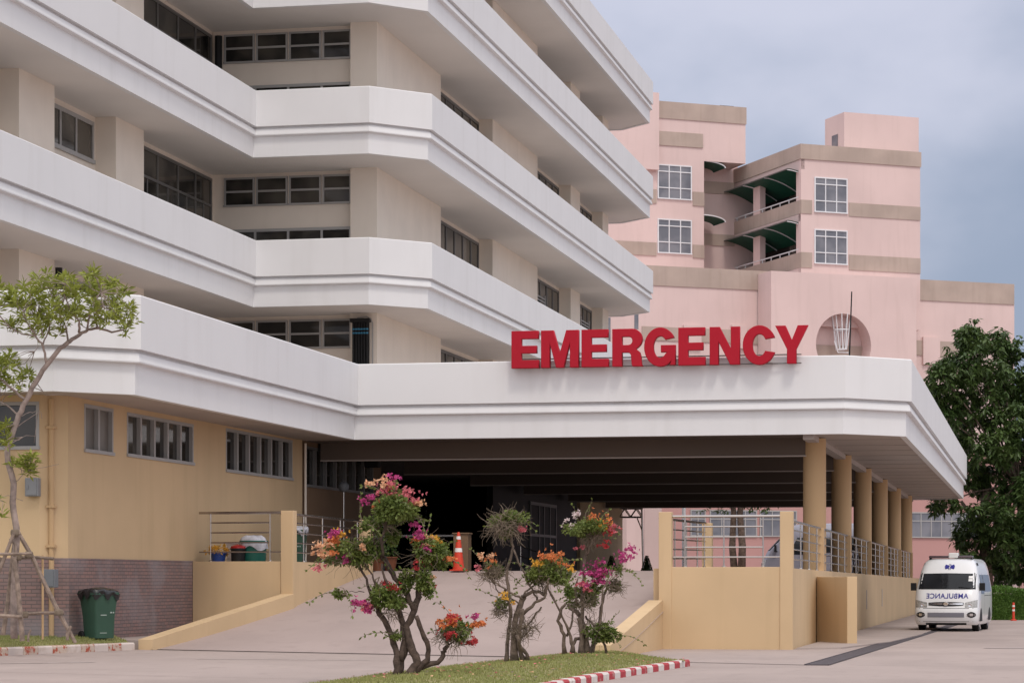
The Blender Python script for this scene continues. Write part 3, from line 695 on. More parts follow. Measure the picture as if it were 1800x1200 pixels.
# ------------------------------------------------------------------ railings
def railing(lab,p,q,zb,hs,posts,inner=None,r=.024,group=None):
    """rail run p->q, base height zb(t), hs rail heights above base, posts = list of t"""
    p=Vector(p);q=Vector(q); t=thing('railing',lab,'railing',((p.x+q.x)/2,(p.y+q.y)/2,zb(.5)),0,group)
    P=lambda s,h: (p.x+(q.x-p.x)*s,p.y+(q.y-p.y)*s,zb(s)+h)
    for s in posts:
        b=MB(); b.tube([P(s,0),P(s,hs[-1])],.018,8); b.lathe(P(s,0),[(.05,0),(.05,.012),(.03,.03)],10); b.build('post',M['steel'],t,smooth=True)
    for i,h in enumerate(hs):
        a,c=(0,1) if i in(0,len(hs)-1) or not inner else inner
        b=MB(); b.tube([P(a,h),P(c,h)],r*1.25 if i==len(hs)-1 else r*.72,8); b.build('rail',M['steel'],t,smooth=True)
    return t
HS=[.22,.44,.67,.90,1.13]
railing('steel railing on the front podium wall between the two right-hand piers',(-8.03,YW+.12),(-5.60,YW+.12),lambda s:1.83,HS,[.12,.48,.84],(.12,.84))
ts=[.015,.05,.085]; 
k=0
segs=[(55.8,64.18),(64.42,73.48),(73.72,82.78),(83.02,91.98),(92.22,101.18),(101.42,110.38)]
names=['steel railing on the side wall between the front pier and the first column','steel railing section on the side wall behind the first column','steel railing section on the side wall third back from the front pier','steel railing section on the side wall above the ambulance\'s wall shadow','steel railing section on the side wall second from the far end','steel railing section on the side wall at the far end beside the ambulance roof']
for (a,c),nm in zip(segs,names):
    railing(nm,(-5.45,a),(-5.45,c),lambda s,a=a,c=c:1.80-.2*((a+(c-a)*s)-55.7)/60.7,[.22,.44,.67,.88,1.08],[.1,.36,.62,.88],group='railings along the podium side wall')
railing('steel railing along the right side of the ramp top behind the front railing',(-8.35,55.9),(-8.35,63.85),lambda s:1.80+.06*s,HS,[.06,.3,.55,.8,.97])
railing('steel railing on the left podium wall in front of the bins and tubs',(WX+.15,YW+.13),(-17.15,YW+.13),lambda s:1.97,HS,[.14,.86],(.14,.86))
railing('steel railing on the left wall beside the top of the ramp',(-16.97,55.85),(-16.97,62.2),lambda s:1.965-.035*s,[.22,.44,.67,.90,1.10],[.15,.4,.65,.9])
# ------------------------------------------------------------------ distant pink building
l0=508/4400.*190.
def cdir(a): return Vector((FW[0]*math.cos(R(a))+RT[0]*math.sin(R(a)),FW[1]*math.cos(R(a))+RT[1]*math.sin(R(a)),0))
UA,VA=68.5,-18.5
U=cdir(UA);V=cdir(VA); C0=Vector((FW[0]*190+RT[0]*l0,FW[1]*190+RT[1]*l0,0))
NU=Vector((U.y,-U.x,0)); NV=Vector((V.y,-V.x,0)); NV=-NV if NV.dot(U)>0 else NV
class Plane:
    def __init__(s,t,a=UA,base=None):
        s.l=l0+t*math.sin(R(VA)); s.d=190+t*math.cos(R(VA)); s.a=a; s.O=C0+V*t; s.u=cdir(a)
    def s_(s,px):
        k=(px-900)/F; return (k*s.d-s.l)/(math.sin(R(s.a))-k*math.cos(R(s.a)))
    def z_(s,px,py):
        return H+(HY-py)*(s.d+s.s_(px)*math.cos(R(s.a)))/F
PB=thing('pink_building','pink hospital tower block with beige bands and green awnings behind the white block','building',tuple(C0))
def pbox(name,pl,x0,x1,z0,z1,front,back,m,par=PB):
    """box on a plane between two picture columns; front/back are distances along the outward normal"""
    b=MB(); n=Vector((pl.u.y,-pl.u.x,0)); 
    if n.dot(pl.O)>0: n=-n
    b.obox(pl.O,pl.u,n,(x0,x1),(back,front),(z0,z1)); return b.build(name,m,par)
def pwin(pl,xa,xb,z0,z1,par=PB,gm='glass_g'):
    n=Vector((pl.u.y,-pl.u.x,0)); n=-n if n.dot(pl.O)>0 else n
    O=pl.O+n*.02; w_=xb-xa
    return window(par,(O.x,O.y),(pl.u.x,pl.u.y),(n.x,n.y),z0,z1,[xa,xa+w_/3,xa+2*w_/3,xb],[z0+(z1-z0)*.33,z0+(z1-z0)*.80],'frame_w',gm,fw=.075,depth=.08,outer=.09)
p0=Plane(0)
TL=12.6
sR=p0.s_(1617.5); zT=p0.z_(1408,253); zB=p0.z_(1408,479)
b=MB(); b.obox(p0.O,U,V,(2.4,sR),(0,14),(zB-4,zT-1.12)); b.build('wall',M['pink'],PB)
b=MB(); b.obox(p0.O,U,V,(0,2.397),(0,.45),(zB-4,zT-1.12)); b.build('end_wall',M['pink'],PB)
for ya,yb in ((253+27.5,297),(375.2,388),(470.2,480)):
    b=MB(); b.obox(p0.O,U,V,(.31,2.395),(.452,TL),(H+(HY-yb)*190/F,H+(HY-ya)*190/F)); b.build('balcony_slab',M['pink'],PB)
def bandz(pl,px,ya,yb): return pl.z_(px,yb),pl.z_(px,ya)
z0,z1=bandz(p0,1408,253,279.5); b=MB(); b.obox(p0.O,U,V,(-.08,sR+.05),(-.10,14.2),(z0,z1)); b.build('band',M['beige'],PB)
for ya,yb in ((351,375),(443,470)):
    z0,z1=bandz(p0,1408,ya,yb)
    a1=p0.s_(1428);a2=p0.s_(1491)
    pbox('band',p0,0,a1-.05,z0,z1,.06,-.1,M['beige']); pbox('band',p0,a2+.05,sR,z0,z1,.06,-.1,M['beige'])
for ya,yb in ((311,373),(402.5,463.5)):
    pwin(p0,p0.s_(1431),p0.s_(1489),p0.z_(1431,yb),p0.z_(1431,ya))
# penthouse
pp=Plane(1.5); sa,sb=pp.s_(1484),pp.s_(1615); z1=pp.z_(1484,197)
b=MB(); b.obox(pp.O,U,V,(sa,sb),(0,3.4),(zT-1.3,z1)); b.build('penthouse',M['pink'],PB)
b=MB(); O=pp.O+U*(sa-.02); b.obox(O,V,-U,(1.1,2.1),(0.,.03),(zT-1.0,pp.z_(1475,231))); b.build('penthouse_window',M['glass_g'],PB)
# left face of that block: open balconies along V
TL=12.6
zf=lambda py: H+(HY-py)*190/F
b=MB()
for z_0,z_1 in ((zf(396),zf(297)+.02),):
    pass
b.obox(C0,V,U,(.0,TL),(.004,.3),(zf(297),zT-1.125)); b.build('balcony_fascia',M['pink'],PB)
for (ptop,pbot,nxt) in ((351,375,388),(443,470,480)):
    b=MB(); b.obox(C0,V,U,(.02,TL),(-.02,.16),(zf(pbot),zf(ptop))); b.build('balcony_parapet',M['beige'],PB)
    b=MB(); b.obox(C0,V,U,(.03,TL),(.0,.15),(zf(nxt),zf(pbot)-.01)); b.build('balcony_edge',M['pink'],PB)
    r_=MB(); r_.tube([C0+V*.5+U*.05+Vector((0,0,zf(ptop)+.28)),C0+V*TL+U*.05+Vector((0,0,zf(ptop)+.28))],.05,6)
    for i in range(8):
        q=C0+V*(.6+i*1.65)+U*.05; r_.tube([q+Vector((0,0,zf(ptop)-.05)),q+Vector((0,0,zf(ptop)+.28))],.04,5)
    r_.build('balcony_rail',M['frame_w'],PB)
    for (t0,t1,mm) in ((0.44,.9,'pink'),(7.6,8.9,'pink')):
        b=MB(); b.obox(C0,V,U,(t0+.02,t1),(.02,.5),(zf(ptop)-.02,zf(ptop-56))); b.build('balcony_pier',M[mm],PB)
# awnings: quarter-round green canopies
def awning(O,a,out,l0_,l1_,ztop,drop,reach):
    b=MB();n=8;O=Vector(O)
    fr=MB()
    for i in range(n):
        A=math.pi/2*i/n;B=math.pi/2*(i+1)/n
        for (th,inv) in ((0,False),(-.05,True)):
            pt=lambda l,t: O+a*l+out*((reach+th)*math.sin(t))+Vector((0,0,ztop-drop+(drop+th)*math.cos(t)))
            q=[pt(l0_,A),pt(l1_,A),pt(l1_,B),pt(l0_,B)]; b.quad(q[::-1] if inv else q)
    for l in (l0_,(l0_+l1_)/2,l1_):
        fr.tube([O+a*l+out*((reach+.03)*math.sin(math.pi/2*i/8))+Vector((0,0,ztop-drop+(drop+.03)*math.cos(math.pi/2*i/8))) for i in range(9)],.05,5)
    o=b.build('awning',M['awning'],PB,smooth=True,angle=0); fr.build('awning_frame',M['frame_w'],o)
def vault(l0_,l1_,ztop):
    b=MB();n=8; pt=lambda l,k,th=0.: C0+V*l+U*(-.95+3.0*k/n)+Vector((0,0,ztop+th-1.05*(k/n)**1.7))
    for i in range(n):
        q=[pt(l0_,i),pt(l1_,i),pt(l1_,i+1),pt(l0_,i+1)]; b.quad(q[::-1]); b.quad([pt(l0_,i,.05),pt(l1_,i,.05),pt(l1_,i+1,.05),pt(l0_,i+1,.05)])
    o=b.build('awning',M['awning'],PB,smooth=True,angle=0)
    for l in (l0_+.05,l0_+4.2,l0_+8.3): fr=MB(); fr.tube([pt(l,k,-.04) for k in range(n+1)],.05,5); fr.build('awning_rib',M['frame_w'],o)
    fr=MB(); fr.tube([pt(l0_,0),pt(l1_,0)],.05,5); fr.build('awning_edge',M['frame_d'],o)
for ptop in (297,388): vault(.47,TL-.06,zf(ptop)+.02)
# back wall behind balconies, interior shade painted near-black
b=MB(); b.obox(C0,V,U,(.46,TL),(2.2,2.395),(zf(480),zf(281))); b.build('balcony_back_wall',M['darkwall'],PB)
b=MB()
for (ptop) in (351,443):
    b.obox(C0,V,U,(1.2,6.5),(2.1,2.19),(zf(ptop),zf(ptop-45))); 
b.build('balcony_glazing',M['glass'],PB)
# return wall and tall left tower
pr=Plane(TL); pt_=Plane(9.8)
zr1=pr.z_(1290,283); b=MB(); b.obox(pr.O,U,V,(pr.s_(1225),.3),(0,.4),(pr.z_(1290,505),zr1+2)); b.obox(pr.O,U,V,(.303,2.39),(.01,.39),(pr.z_(1290,505),zT-1.5)); b.build('return_wall',M['pink'],PB)
for ya,yb in ((320,341),(412,432)):
    pbox('band',pr,pr.s_(1226),-.02,pr.z_(1262,yb),pr.z_(1262,ya),.08,-.1,M['beige'])
sL=pt_.s_(1000);s37=pt_.s_(1237.5);s10=pt_.s_(1310.5);zt1=pt_.z_(1237,184.5);zlow=pt_.z_(1237,520);z83=pt_.z_(1237,283)
b=MB(); b.obox(pt_.O,U,V,(sL,s37),(0,10),(zlow,zt1)); b.obox(pt_.O,U,V,(s37+.003,s10),(.002,9.9),(z83,zt1-.002)); b.build('tower_wall',M['pink'],PB)
pbox('band',pt_,pt_.s_(1157),s10+.05,pt_.z_(1237,213.5),zt1+.03,.08,-.1,M['beige'])
pbox('wall_panel',pt_,sL,pt_.s_(1154),pt_.z_(1150,300),pt_.z_(1150,165),.5,-.3,M['pink'])
pbox('band',pt_,pt_.s_(1150),pt_.s_(1235),pt_.z_(1235,260.5),pt_.z_(1235,236),.09,-.1,M['beige'])
for yw0,yw1,(ya,yb) in ((292.5,353,(337,361.5)),(387.5,448,(430,453))):
    z0,z1=pt_.z_(1216,yb),pt_.z_(1216,ya)
    pbox('band',pt_,sL,pt_.s_(1153.5),z0,z1,.08,-.1,M['beige']); pbox('band',pt_,pt_.s_(1217.5),s37,z0,z1,.08,-.1,M['beige'])
    pwin(pt_,pt_.s_(1155.5),pt_.s_(1215.5),pt_.z_(1216,yw1),pt_.z_(1216,yw0))
for zz in (283,378): awning(pt_.O+U*s37,V,U,.1,2.4,pt_.z_(1237,zz),.45,1.9)
# podium of the pink building: three panels
def panel(t,xa,xb,ya,zbase,depth=12,px_=None):
    pl=Plane(t); b=MB(); z1=pl.z_(px_ or xa,ya); b.obox(pl.O,U,V,(pl.s_(xa),pl.s_(xb)),(0,depth),(zbase,z1)); return b.build('podium_wall',M['pink'],PB),pl,z1
_,plA,zA=panel(1.5,1000,1362,470.5,0,12,1200)
pbox('band',plA,plA.s_(1100),plA.s_(1354),plA.z_(1200,504),zA+.05,.08,-.1,M['beige'])
pbox('band',plA,plA.s_(1128),plA.s_(1342),plA.z_(1200,600),plA.z_(1200,576),.08,-.1,M['beige'])
for xa,xb in ((1200,1231),(1284,1311)):
    pbox('window_hood',plA,plA.s_(xa),plA.s_(xb),plA.z_(xa,612),plA.z_(xa,571),.22,-.1,M['pink'])
for xa,xb,ya,yb in ((1066,1073,558,600),(1115,1122,552,578)):
    pbox('slot_window',plA,plA.s_(xa),plA.s_(xb),plA.z_(xa,yb),plA.z_(xa,ya),.03,-.1,M['glass_g'])
_,plC,zC=panel(.6,1600,1783,492,0,12,1610)
pbox('band',plC,plC.s_(1612),plC.s_(1782),plC.z_(1612,527.5),zC+.05,.08,-.1,M['beige'])
pbox('band',plC,plC.s_(1600),plC.s_(1700),plC.z_(1612,624),plC.z_(1612,598),.08,-.1,M['beige'])
pbox('window_hood',plC,plC.s_(1620.5),plC.s_(1650),plC.z_(1612,640),plC.z_(1612,592),.22,-.1,M['pink'])
# panel B with the round opening
plB=Plane(-1.0); sa,sb=plB.s_(1355.5),plB.s_(1611); zb1=plB.z_(1408,478.5); cs=plB.s_(1483);cz=plB.z_(1483,606); rad=(plB.s_(1532)-plB.s_(1435))/2
bm=bmesh.new(); seq=[]
def wp(s,z,t=0.): q=plB.O+U*s+V*t; return (q.x-C0.x,q.y-C0.y,z)
outer=[bm.verts.new(wp(*q)) for q in ((sa,6),(sb,6),(sb,zb1),(sa,zb1))]
n=40; ring=[bm.verts.new(wp(cs+rad*math.cos(2*math.pi*i/n),cz+rad*math.sin(2*math.pi*i/n))) for i in range(n)]
ed=[bm.edges.new((outer[i],outer[(i+1)%4])) for i in range(4)]+[bm.edges.new((ring[i],ring[(i+1)%n])) for i in range(n)]
bmesh.ops.triangle_fill(bm,use_beauty=True,use_dissolve=False,edges=ed)
ring2=[bm.verts.new(wp(cs+rad*math.cos(2*math.pi*i/n),cz+rad*math.sin(2*math.pi*i/n),1.6)) for i in range(n)]
for i in range(n): bm.faces.new((ring[i],ring[(i+1)%n],ring2[(i+1)%n],ring2[i]))
for a,c in ((0,3),(1,2),(3,2)):
    v=[bm.verts.new(wp(*q,t)) for q,t in (((sa,6) if a==0 else (sb,6) if a==1 else (sa,zb1),0),((sa,6) if a==0 else (sb,6) if a==1 else (sa,zb1),2.4),((sa,zb1) if c==3 else (sb,zb1),2.4),((sa,zb1) if c==3 else (sb,zb1),0))]
    bm.faces.new(v)
bmesh.ops.recalc_face_normals(bm,faces=bm.faces[:])
me=bpy.data.meshes.new('round_opening_wall'); bm.to_mesh(me); bm.free(); me.materials.append(M['pink'])
o=bpy.data.objects.new('round_opening_wall',me); col.objects.link(o); o.parent=PB
def pz(s,z,t): q=plB.O+U*s+V*t; return (q.x,q.y,z)
b=MB(); b.obox(plB.O,U,V,(cs-rad-.3,cs+rad+.3),(1.605,1.9),(cz-rad-.2,cz+rad+.2)); b.build('niche_back_wall',M['pink'],PB)
b=MB(); b.obox(plB.O,U,V,(cs-rad-.2,cs+rad+.2),(1.5,1.603),(cz-.75,cz+.1)); b.build('band',M['beige'],PB)
lt=MB(); ctr=cs+.1
for i in range(10):
    a=2*math.pi*i/10; ca,sa_=math.cos(a),math.sin(a)
    lt.tube([pz(ctr+.82*ca,cz+2.45,.6+.6*sa_),pz(ctr+.38*ca,cz-.3,.6+.5*sa_)],.04,5)
for h,rx in ((2.45,.82),(1.2,.62),(-.3,.4)):
    lt.tube([pz(ctr+rx*math.cos(2*math.pi*i/16),cz+h-.0,.6+.55*math.sin(2*math.pi*i/16)) for i in range(17)],.045,5)
lt.tube([pz(ctr-.75,cz+.3,.3),pz(ctr-.45,cz-.55,.3),pz(ctr+.45,cz-.55,.3)],.05,5)
lt.build('lattice_ornament',M['frame_w'],PB)
b=MB(); b.obox(pt_.O,U,V,(s10-1.8,s10-.6),(1,2),(zt1,zt1+.28)); b.build('roof_vent',M['black'],PB)
# lower pink wing seen under and beyond the canopy
def dpt(px,d): r=ray(px); return Vector((r[0]*d,r[1]*d,0))
AX=thing('pink_annex','low old-rose building with grey strip windows beyond the covered entrance','building',tuple(dpt(1400,150)))
A0,A1=dpt(1190,150),dpt(1740,158); ua=(A1-A0); LA=ua.length; ua.normalize(); na=Vector((ua.y,-ua.x,0)); na=-na if na.dot(A0)>0 else na
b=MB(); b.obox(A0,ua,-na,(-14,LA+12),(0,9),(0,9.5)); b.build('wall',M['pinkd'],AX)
for (pa,pb_) in ((1213,1240),(1247,1330),(1335,1400),(1600,1690),(1690,1722)):
    f=lambda px:(lambda k:((k*A0.dot(Vector((FW[0],FW[1],0)))-A0.dot(Vector((RT[0],RT[1],0))))/(ua.dot(Vector((RT[0],RT[1],0)))-k*ua.dot(Vector((FW[0],FW[1],0))))))((px-900)/F)
    a,c=f(pa),f(pb_); m_=max(2,round((c-a)/.75))
    window(AX,(A0.x+na.x*.02,A0.y+na.y*.02),(ua.x,ua.y),(na.x,na.y),4.15,5.75,[a+(c-a)*i/m_ for i in range(m_+1)],[5.2],'frame','glass_g',fw=.06)
b=MB(); b.obox(A0,ua,na,(-14,LA+12),(.01,.5),(0,1.0)); b.build('plinth',M['darkwall'],AX)
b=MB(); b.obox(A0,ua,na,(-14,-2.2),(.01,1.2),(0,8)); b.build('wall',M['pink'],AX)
# pink gate pillar right of the ambulance
q=dpt(1770,123); b=MB(); b.obox(q,cdir(60),cdir(-30),(0,.72),(0,1.0),(0,4.3)); b.obox(q,cdir(60),cdir(-30),(-.06,.78),(-.06,1.06),(4.3,4.45))
tag(b.build('gate_pillar',M['pink'],bevel=.02),'pink gate pillar behind the hedge under the dark tree','pillar')
# ------------------------------------------------------------------ vehicles
def interp(T,z):
    if z<=T[0][0]: return T[0][1:]
    for a,c in zip(T[:-1],T[1:]):
        if z<=c[0]:
            t=(z-a[0])/(c[0]-a[0]); return tuple(p+(q-p)*t for p,q in zip(a[1:],c[1:]))
    return T[-1][1:]
# z, half width, nose setback, corner radius
VT=[(.20,.89,.13,.20),(.26,.92,.06,.22),(.40,.945,.01,.24),(.56,.95,.0,.25),(.68,.95,.02,.25),(.72,.95,.055,.25),(.92,.95,.10,.26),(1.12,.945,.19,.26),(1.26,.935,.27,.26),(1.5,.895,.50,.24),(1.75,.85,.73,.22),(1.80,.845,.77,.22),(1.95,.80,.90,.24),(2.08,.745,1.06,.26),(2.15,.68,1.22,.28),(2.185,.60,1.45,.28)]
VL=4.85
def vfront(x,z):
    w_,yf,r=interp(VT,z); ax=abs(x); y=yf+.07*(x/w_)**2
    if ax>w_-r:
        q=min(1,(ax-(w_-r))/r); y+=r*(1-math.sqrt(max(0,1-q*q)))*.9
    return y
def vpatch(b,x0,x1,z0f,z1f,off=.006,nx=10,nz=4,mi=0):
    for i in range(nx):
        for j in range(nz):
            P=[]
            for (a,c) in ((i,j),(i+1,j),(i+1,j+1),(i,j+1)):
                x=x0+(x1-x0)*a/nx; za=z0f(x) if callable(z0f) else z0f; zb_=z1f(x) if callable(z1f) else z1f; z=za+(zb_-za)*c/nz
                P.append((x,vfront(x,z)-off,z))
            b.quad(P,mi)
def spatch(b,side,y0,y1,z0,z1,off=.006,mi=0,n=4,lean=0):
    for j in range(n):
        P=[]
        for (yy,k) in ((y0,j),(y1,j),(y1,j+1),(y0,j+1)):
            z=z0+(z1-z0)*k/n; P.append((side*(interp(VT,z)[0]+off),(yy+lean*k/n if yy==y0 else yy),z))
        b.quad(P if side>0 else P[::-1],mi)
def make_van(name,label,cat,loc,paint,amb=True,rz=0):
    T=thing(name,label,cat,loc,rz)
    b=MB(); rings=[]
    for (z,w_,yf,r) in VT:
        ring=[]
        for i in range(9): x=-(w_-r)+2*(w_-r)*i/8; ring.append((x,yf+.07*(x/w_)**2,z))
        for i in range(1,7):
            a=math.pi/2*i/6; ring.append(((w_-r)+r*math.sin(a),yf+.07*((w_-r+r*math.sin(a))/w_)**2+r*(1-math.cos(a))*.9,z))
        for i in range(1,6): ring.append((w_,yf+r+(VL-.2-yf-r)*i/5,z))
        for i in range(1,4):
            a=math.pi/2*i/3; ring.append((w_-.15+.15*math.cos(a),VL-.15+.15*math.sin(a),z))
        m_=[(-x,y,zz) for (x,y,zz) in ring[9:]][::-1]
        rings.append(ring+m_)
    n=len(rings[0])
    for r_ in rings: b.v+=r_
    for i in range(len(rings)-1):
        for k in range(n):
            k2=(k+1)%n; b.f.append((i*n+k,i*n+k2,(i+1)*n+k2,(i+1)*n+k)); b.m.append(0)
    e=(len(rings)-1)*n; b.f.append(tuple(range(e,e+n))); b.m.append(0); b.f.append(tuple(range(n))[::-1]); b.m.append(0)
    body=b.build('body',M[paint],T,local=True,smooth=True,angle=32)
    g=MB(); vpatch(g,-.83,.83,lambda x:1.285-.02*abs(x),lambda x:1.745-.02*abs(x),.008,14,5); wsc=g.build('windscreen',M['wind'],T,local=True,smooth=True,angle=0)
    g=MB(); 
    for s in (-1,1):
        g.tube([(s*.84,vfront(s*.83,1.28)-.015,1.27),(s*.78,vfront(.78,1.75)-.015,1.75)],.012,5)
    vpatch(g,-.84,.84,1.262,1.283,.012,14,1)
    g.build('screen_seal',M['black'],wsc,local=True)
    if amb:
        g=MB(); vpatch(g,.62,.74,1.50,1.57,.014,2,2); vpatch(g,.62,.74,1.585,1.66,.014,2,2); g.build('sticker',M['wreflect'],wsc,local=True)
        g=MB(); g.tube([(-.12,vfront(.1,1.3)-.03,1.29),(-.13,vfront(.1,1.65)-.03,1.52)],.012,5); g.tube([(.7,vfront(.7,1.3)-.03,1.29),(.35,vfront(.3,1.34)-.03,1.33)],.012,5); g.build('wiper',M['black'],wsc,local=True)
    for s in (-1,1):
        g=MB(); spatch(g,s,1.05,2.05,1.12,1.70,.008,lean=.28); g.build('side_window',M['wind'],T,local=True)
        g=MB(); spatch(g,s,2.2,4.4,1.18,1.70,.008); g.build('side_window',M['wind'],T,local=True)
        g=MB(); spatch(g,s,2.1,2.115,.30,1.75,.004,n=8); spatch(g,s,.93,.945,.45,1.1,.004); spatch(g,s,2.1,4.5,1.06,1.075,.004,n=1); g.build('door_gap',M['black'],T,local=True)
        h=MB(); x0,x1=(.56,.915); 
        vpatch(h,s*x0,s*x1,(lambda x:.72+.0*abs(x)),(lambda x:.865+.085*(abs(x)-.56)/.36),.012,8,4)
        h.build('headlight',M['lamp'],T,local=True,smooth=True,angle=0)
        h=MB(); h.lathe((0,0,0),[(.0,0),(.055,.004),(.06,.0)],14)
        for i,v in enumerate(h.v): h.v[i]=(s*.70+v[0],vfront(.70,.80)-.022-v[2],.79+v[1]*.8)
        h.build('lamp_reflector',M['chrome'],T,local=True,smooth=True)
        h=MB()
        vpatch(h,s*.62,s*.88,lambda x:.415+.06*(abs(abs(x)-.75)/.13)**2,lambda x:.59-.06*(abs(abs(x)-.75)/.13)**2,.010,8,3); fo=h.build('fog_light',M['black'],T,local=True)
        h=MB(); vpatch(h,s*.70,s*.80,.465,.54,.02,3,2); vpatch(h,s*.62,s*.68,.495,.51,.018,2,1); vpatch(h,s*.82,s*.88,.495,.51,.018,2,1); h.build('fog_lens',M['chrome'],fo,local=True)
        mr=MB(); mx=s*1.02; my=vfront(.85,1.25)+.18
        mr.box(mx-.085,mx+.085,my,my+.07,1.22,1.45); mr.tube([(s*.9,my+.1,1.2),(mx,my+.04,1.28)],.02,6); mr.build('mirror',M['black'],T,local=True,bevel=.02)
        for yw in (.98,3.75):
            wl=MB(); wl.lathe((0,0,0),[(.22,-.10),(.315,-.10),(.335,-.08),(.335,.08),(.315,.10),(.22,.10)],22)
            for i,v in enumerate(wl.v): wl.v[i]=(s*.80+v[2],yw+v[0],.335+v[1])
            w_=wl.build('wheel',M['black'],T,local=True,smooth=True)
            rm=MB(); rm.lathe((0,0,0),[(.05,.05),(.20,.055),(.215,.105)],18)
            for i,v in enumerate(rm.v): rm.v[i]=(s*(.80+v[2]),yw+v[0],.335+v[1])
            rm.build('rim',M['silver'],w_,local=True,smooth=True)
            ar=MB(); n_=14
            for i in range(n_):
                a=math.pi*i/n_-.0;c=math.pi*(i+1)/n_
                q=[]
                for (rr,an) in ((.0,a),(.40,a),(.40,c)): q.append((s*(.95+.004),yw+rr*math.cos(an),.30+rr*math.sin(an)))
                ar.quad(q if s<0 else q[::-1])
            ar.build('wheel_arch',M['black'],T,local=True)
    g=MB(); vpatch(g,-.52,.52,lambda x:.755+.03*(abs(x)/.5)**2,lambda x:.885-.02*(abs(x)/.5)**2,.010,14,3); gr=g.build('grille',M['black'],T,local=True)
    for s in (-1,1):
        g=MB(); vpatch(g,s*.10,s*.50,lambda x:.80+.01*abs(x),lambda x:.85-.0*abs(x),.025,8,2); g.build('grille_bar',M['chrome'],gr,local=True)
    g=MB(); g.lathe((0,0,0),[(.03,.0),(.065,.0),(.07,.012),(.062,.02),(.035,.02)],16)
    for i,v in enumerate(g.v): g.v[i]=(v[0]*1.15,vfront(0,.83)-.03-v[2],.828+v[1]*.8)
    g.build('badge',M['chrome'],gr,local=True,smooth=True)
    g=MB(); vpatch(g,-.54,.54,.425,.565,.008,12,2); lg=g.build('lower_grille',M['grey'],T,local=True)
    g=MB()
    for k in range(4): vpatch(g,-.53,.53,.435+k*.034,.452+k*.034,.018,12,1)
    g.build('grille_slat',M['silver'],lg,local=True)
    g=MB(); vpatch(g,-.93,.93,.685,.70,.002,14,1); vpatch(g,-.93,.93,.295,.305,.002,14,1); vpatch(g,-.6,.6,.20,.26,.004,10,1); g.build('bumper_gap',M['black'],T,local=True)
    g=MB(); g.box(-.86,.86,.45,VL-.1,.19,.33); g.build('underbody',M['black'],T,local=True)
    if amb:
        # roof beacon bar
        g=MB(); g.box(-.66,.66,1.40,1.72,2.20,2.275); lb=g.build('light_bar',M['redbar'],T,local=True,bevel=.03)
        g=MB(); g.box(-.06,.22,1.36,1.76,2.20,2.36); g.build('siren_box',M['wreflect'],lb,local=True,bevel=.03)
        g=MB(); 
        for s in (-1,1): g.box(s*.62-.03,s*.62+.03,1.45,1.66,2.15,2.2)
        g.build('bar_foot',M['black'],lb,local=True)
        for s in (-1,1):
            g=MB(); spatch(g,s,1.35,1.75,1.98,2.06,.02); g.build('marker_lamp',M['black'],T,local=True)
        # mirrored lettering wrapped on the nose
        cu=bpy.data.curves.new('amb','FONT'); cu.body='AMBULANCE'; cu.size=1.; cu.align_x='CENTER'; cu.offset=.018; cu.space_character=1.06
        t=bpy.data.objects.new('tmp',cu); col.objects.link(t); dg=bpy.context.evaluated_depsgraph_get(); dg.update()
        me=bpy.data.meshes.new_from_object(t.evaluated_get(dg)); bpy.data.objects.remove(t); bpy.data.curves.remove(cu)
        xs=[v.co.x for v in me.vertices];ys=[v.co.y for v in me.vertices]; W_=max(xs)-min(xs);h_=max(ys)-min(ys);cx=(max(xs)+min(xs))/2
        bm=bmesh.new(); bm.from_mesh(me)
        bmesh.ops.subdivide_edges(bm,edges=[e for e in bm.edges if e.calc_length()>.3],cuts=1)
        for v in bm.verts:
            x=-(v.co.x-cx)/W_*1.24+.03; z=.985+(v.co.y-min(ys))/h_*.155; v.co=(x,vfront(x,z)-.007,z)
        bmesh.ops.reverse_faces(bm,faces=bm.faces[:]); bm.to_mesh(me); bm.free(); me.name='lettering'; me.materials.clear(); me.materials.append(M['blue'])
        o=bpy.data.objects.new('lettering',me); col.objects.link(o); o.parent=T; o['label']='blue mirrored word AMBULANCE'
        # six-armed medical star with a staff
        g=MB(); c=(.03,1.935)
        for k in range(3):
            a=math.pi/2+k*math.pi/3; ca,sa_=math.cos(a)*1.6,math.sin(a)*.85; nx_,nz_=-math.sin(a),math.cos(a); L_=.10;hw=.034
            q=[(c[0]+ca*L_*u_+nx_*hw*v_,c[1]+sa_*L_*u_+nz_*hw*v_) for u_,v_ in ((-1,-1),(1,-1),(1,1),(-1,1))]
            if (q[1][0]-q[0][0])*(q[2][1]-q[0][1])-(q[1][1]-q[0][1])*(q[2][0]-q[0][0])<0: q=q[::-1]
            g.quad([(x,vfront(x,z)-.008-.002*k,z) for x,z in q])
        st=g.build('emblem',M['blue'],T,local=True)
        g=MB(); 
        pts=[(c[0]+.025*math.sin(t_*2.2),c[1]-.085+.17*t_/6) for t_ in range(7)]
        g.tube([(x,vfront(x,z)-.016,z) for x,z in pts],.008,5); g.tube([(c[0],vfront(c[0],z)-.016,z) for z in (1.84,1.93,2.03)],.007,5); g.build('staff',M['wreflect'],st,local=True)
    return T
M['redbar']=mat('beacon_bar',(.06,.03,.035),.2,spec=.6,coat=.6)
make_van('ambulance','white high-roofed ambulance with mirrored blue AMBULANCE lettering on its nose','ambulance',(-2.70,75.7,0),'car',True,R(-4))
pv=atD(1338,1000,130); pm=make_van('minibus','silver minibus with dark glass seen side-on through the front railing beyond the canopy','minibus',(pv.x,pv.y,1.15),'silver',False,R(-90)); pm.scale=(1.5,1.5,1.5)
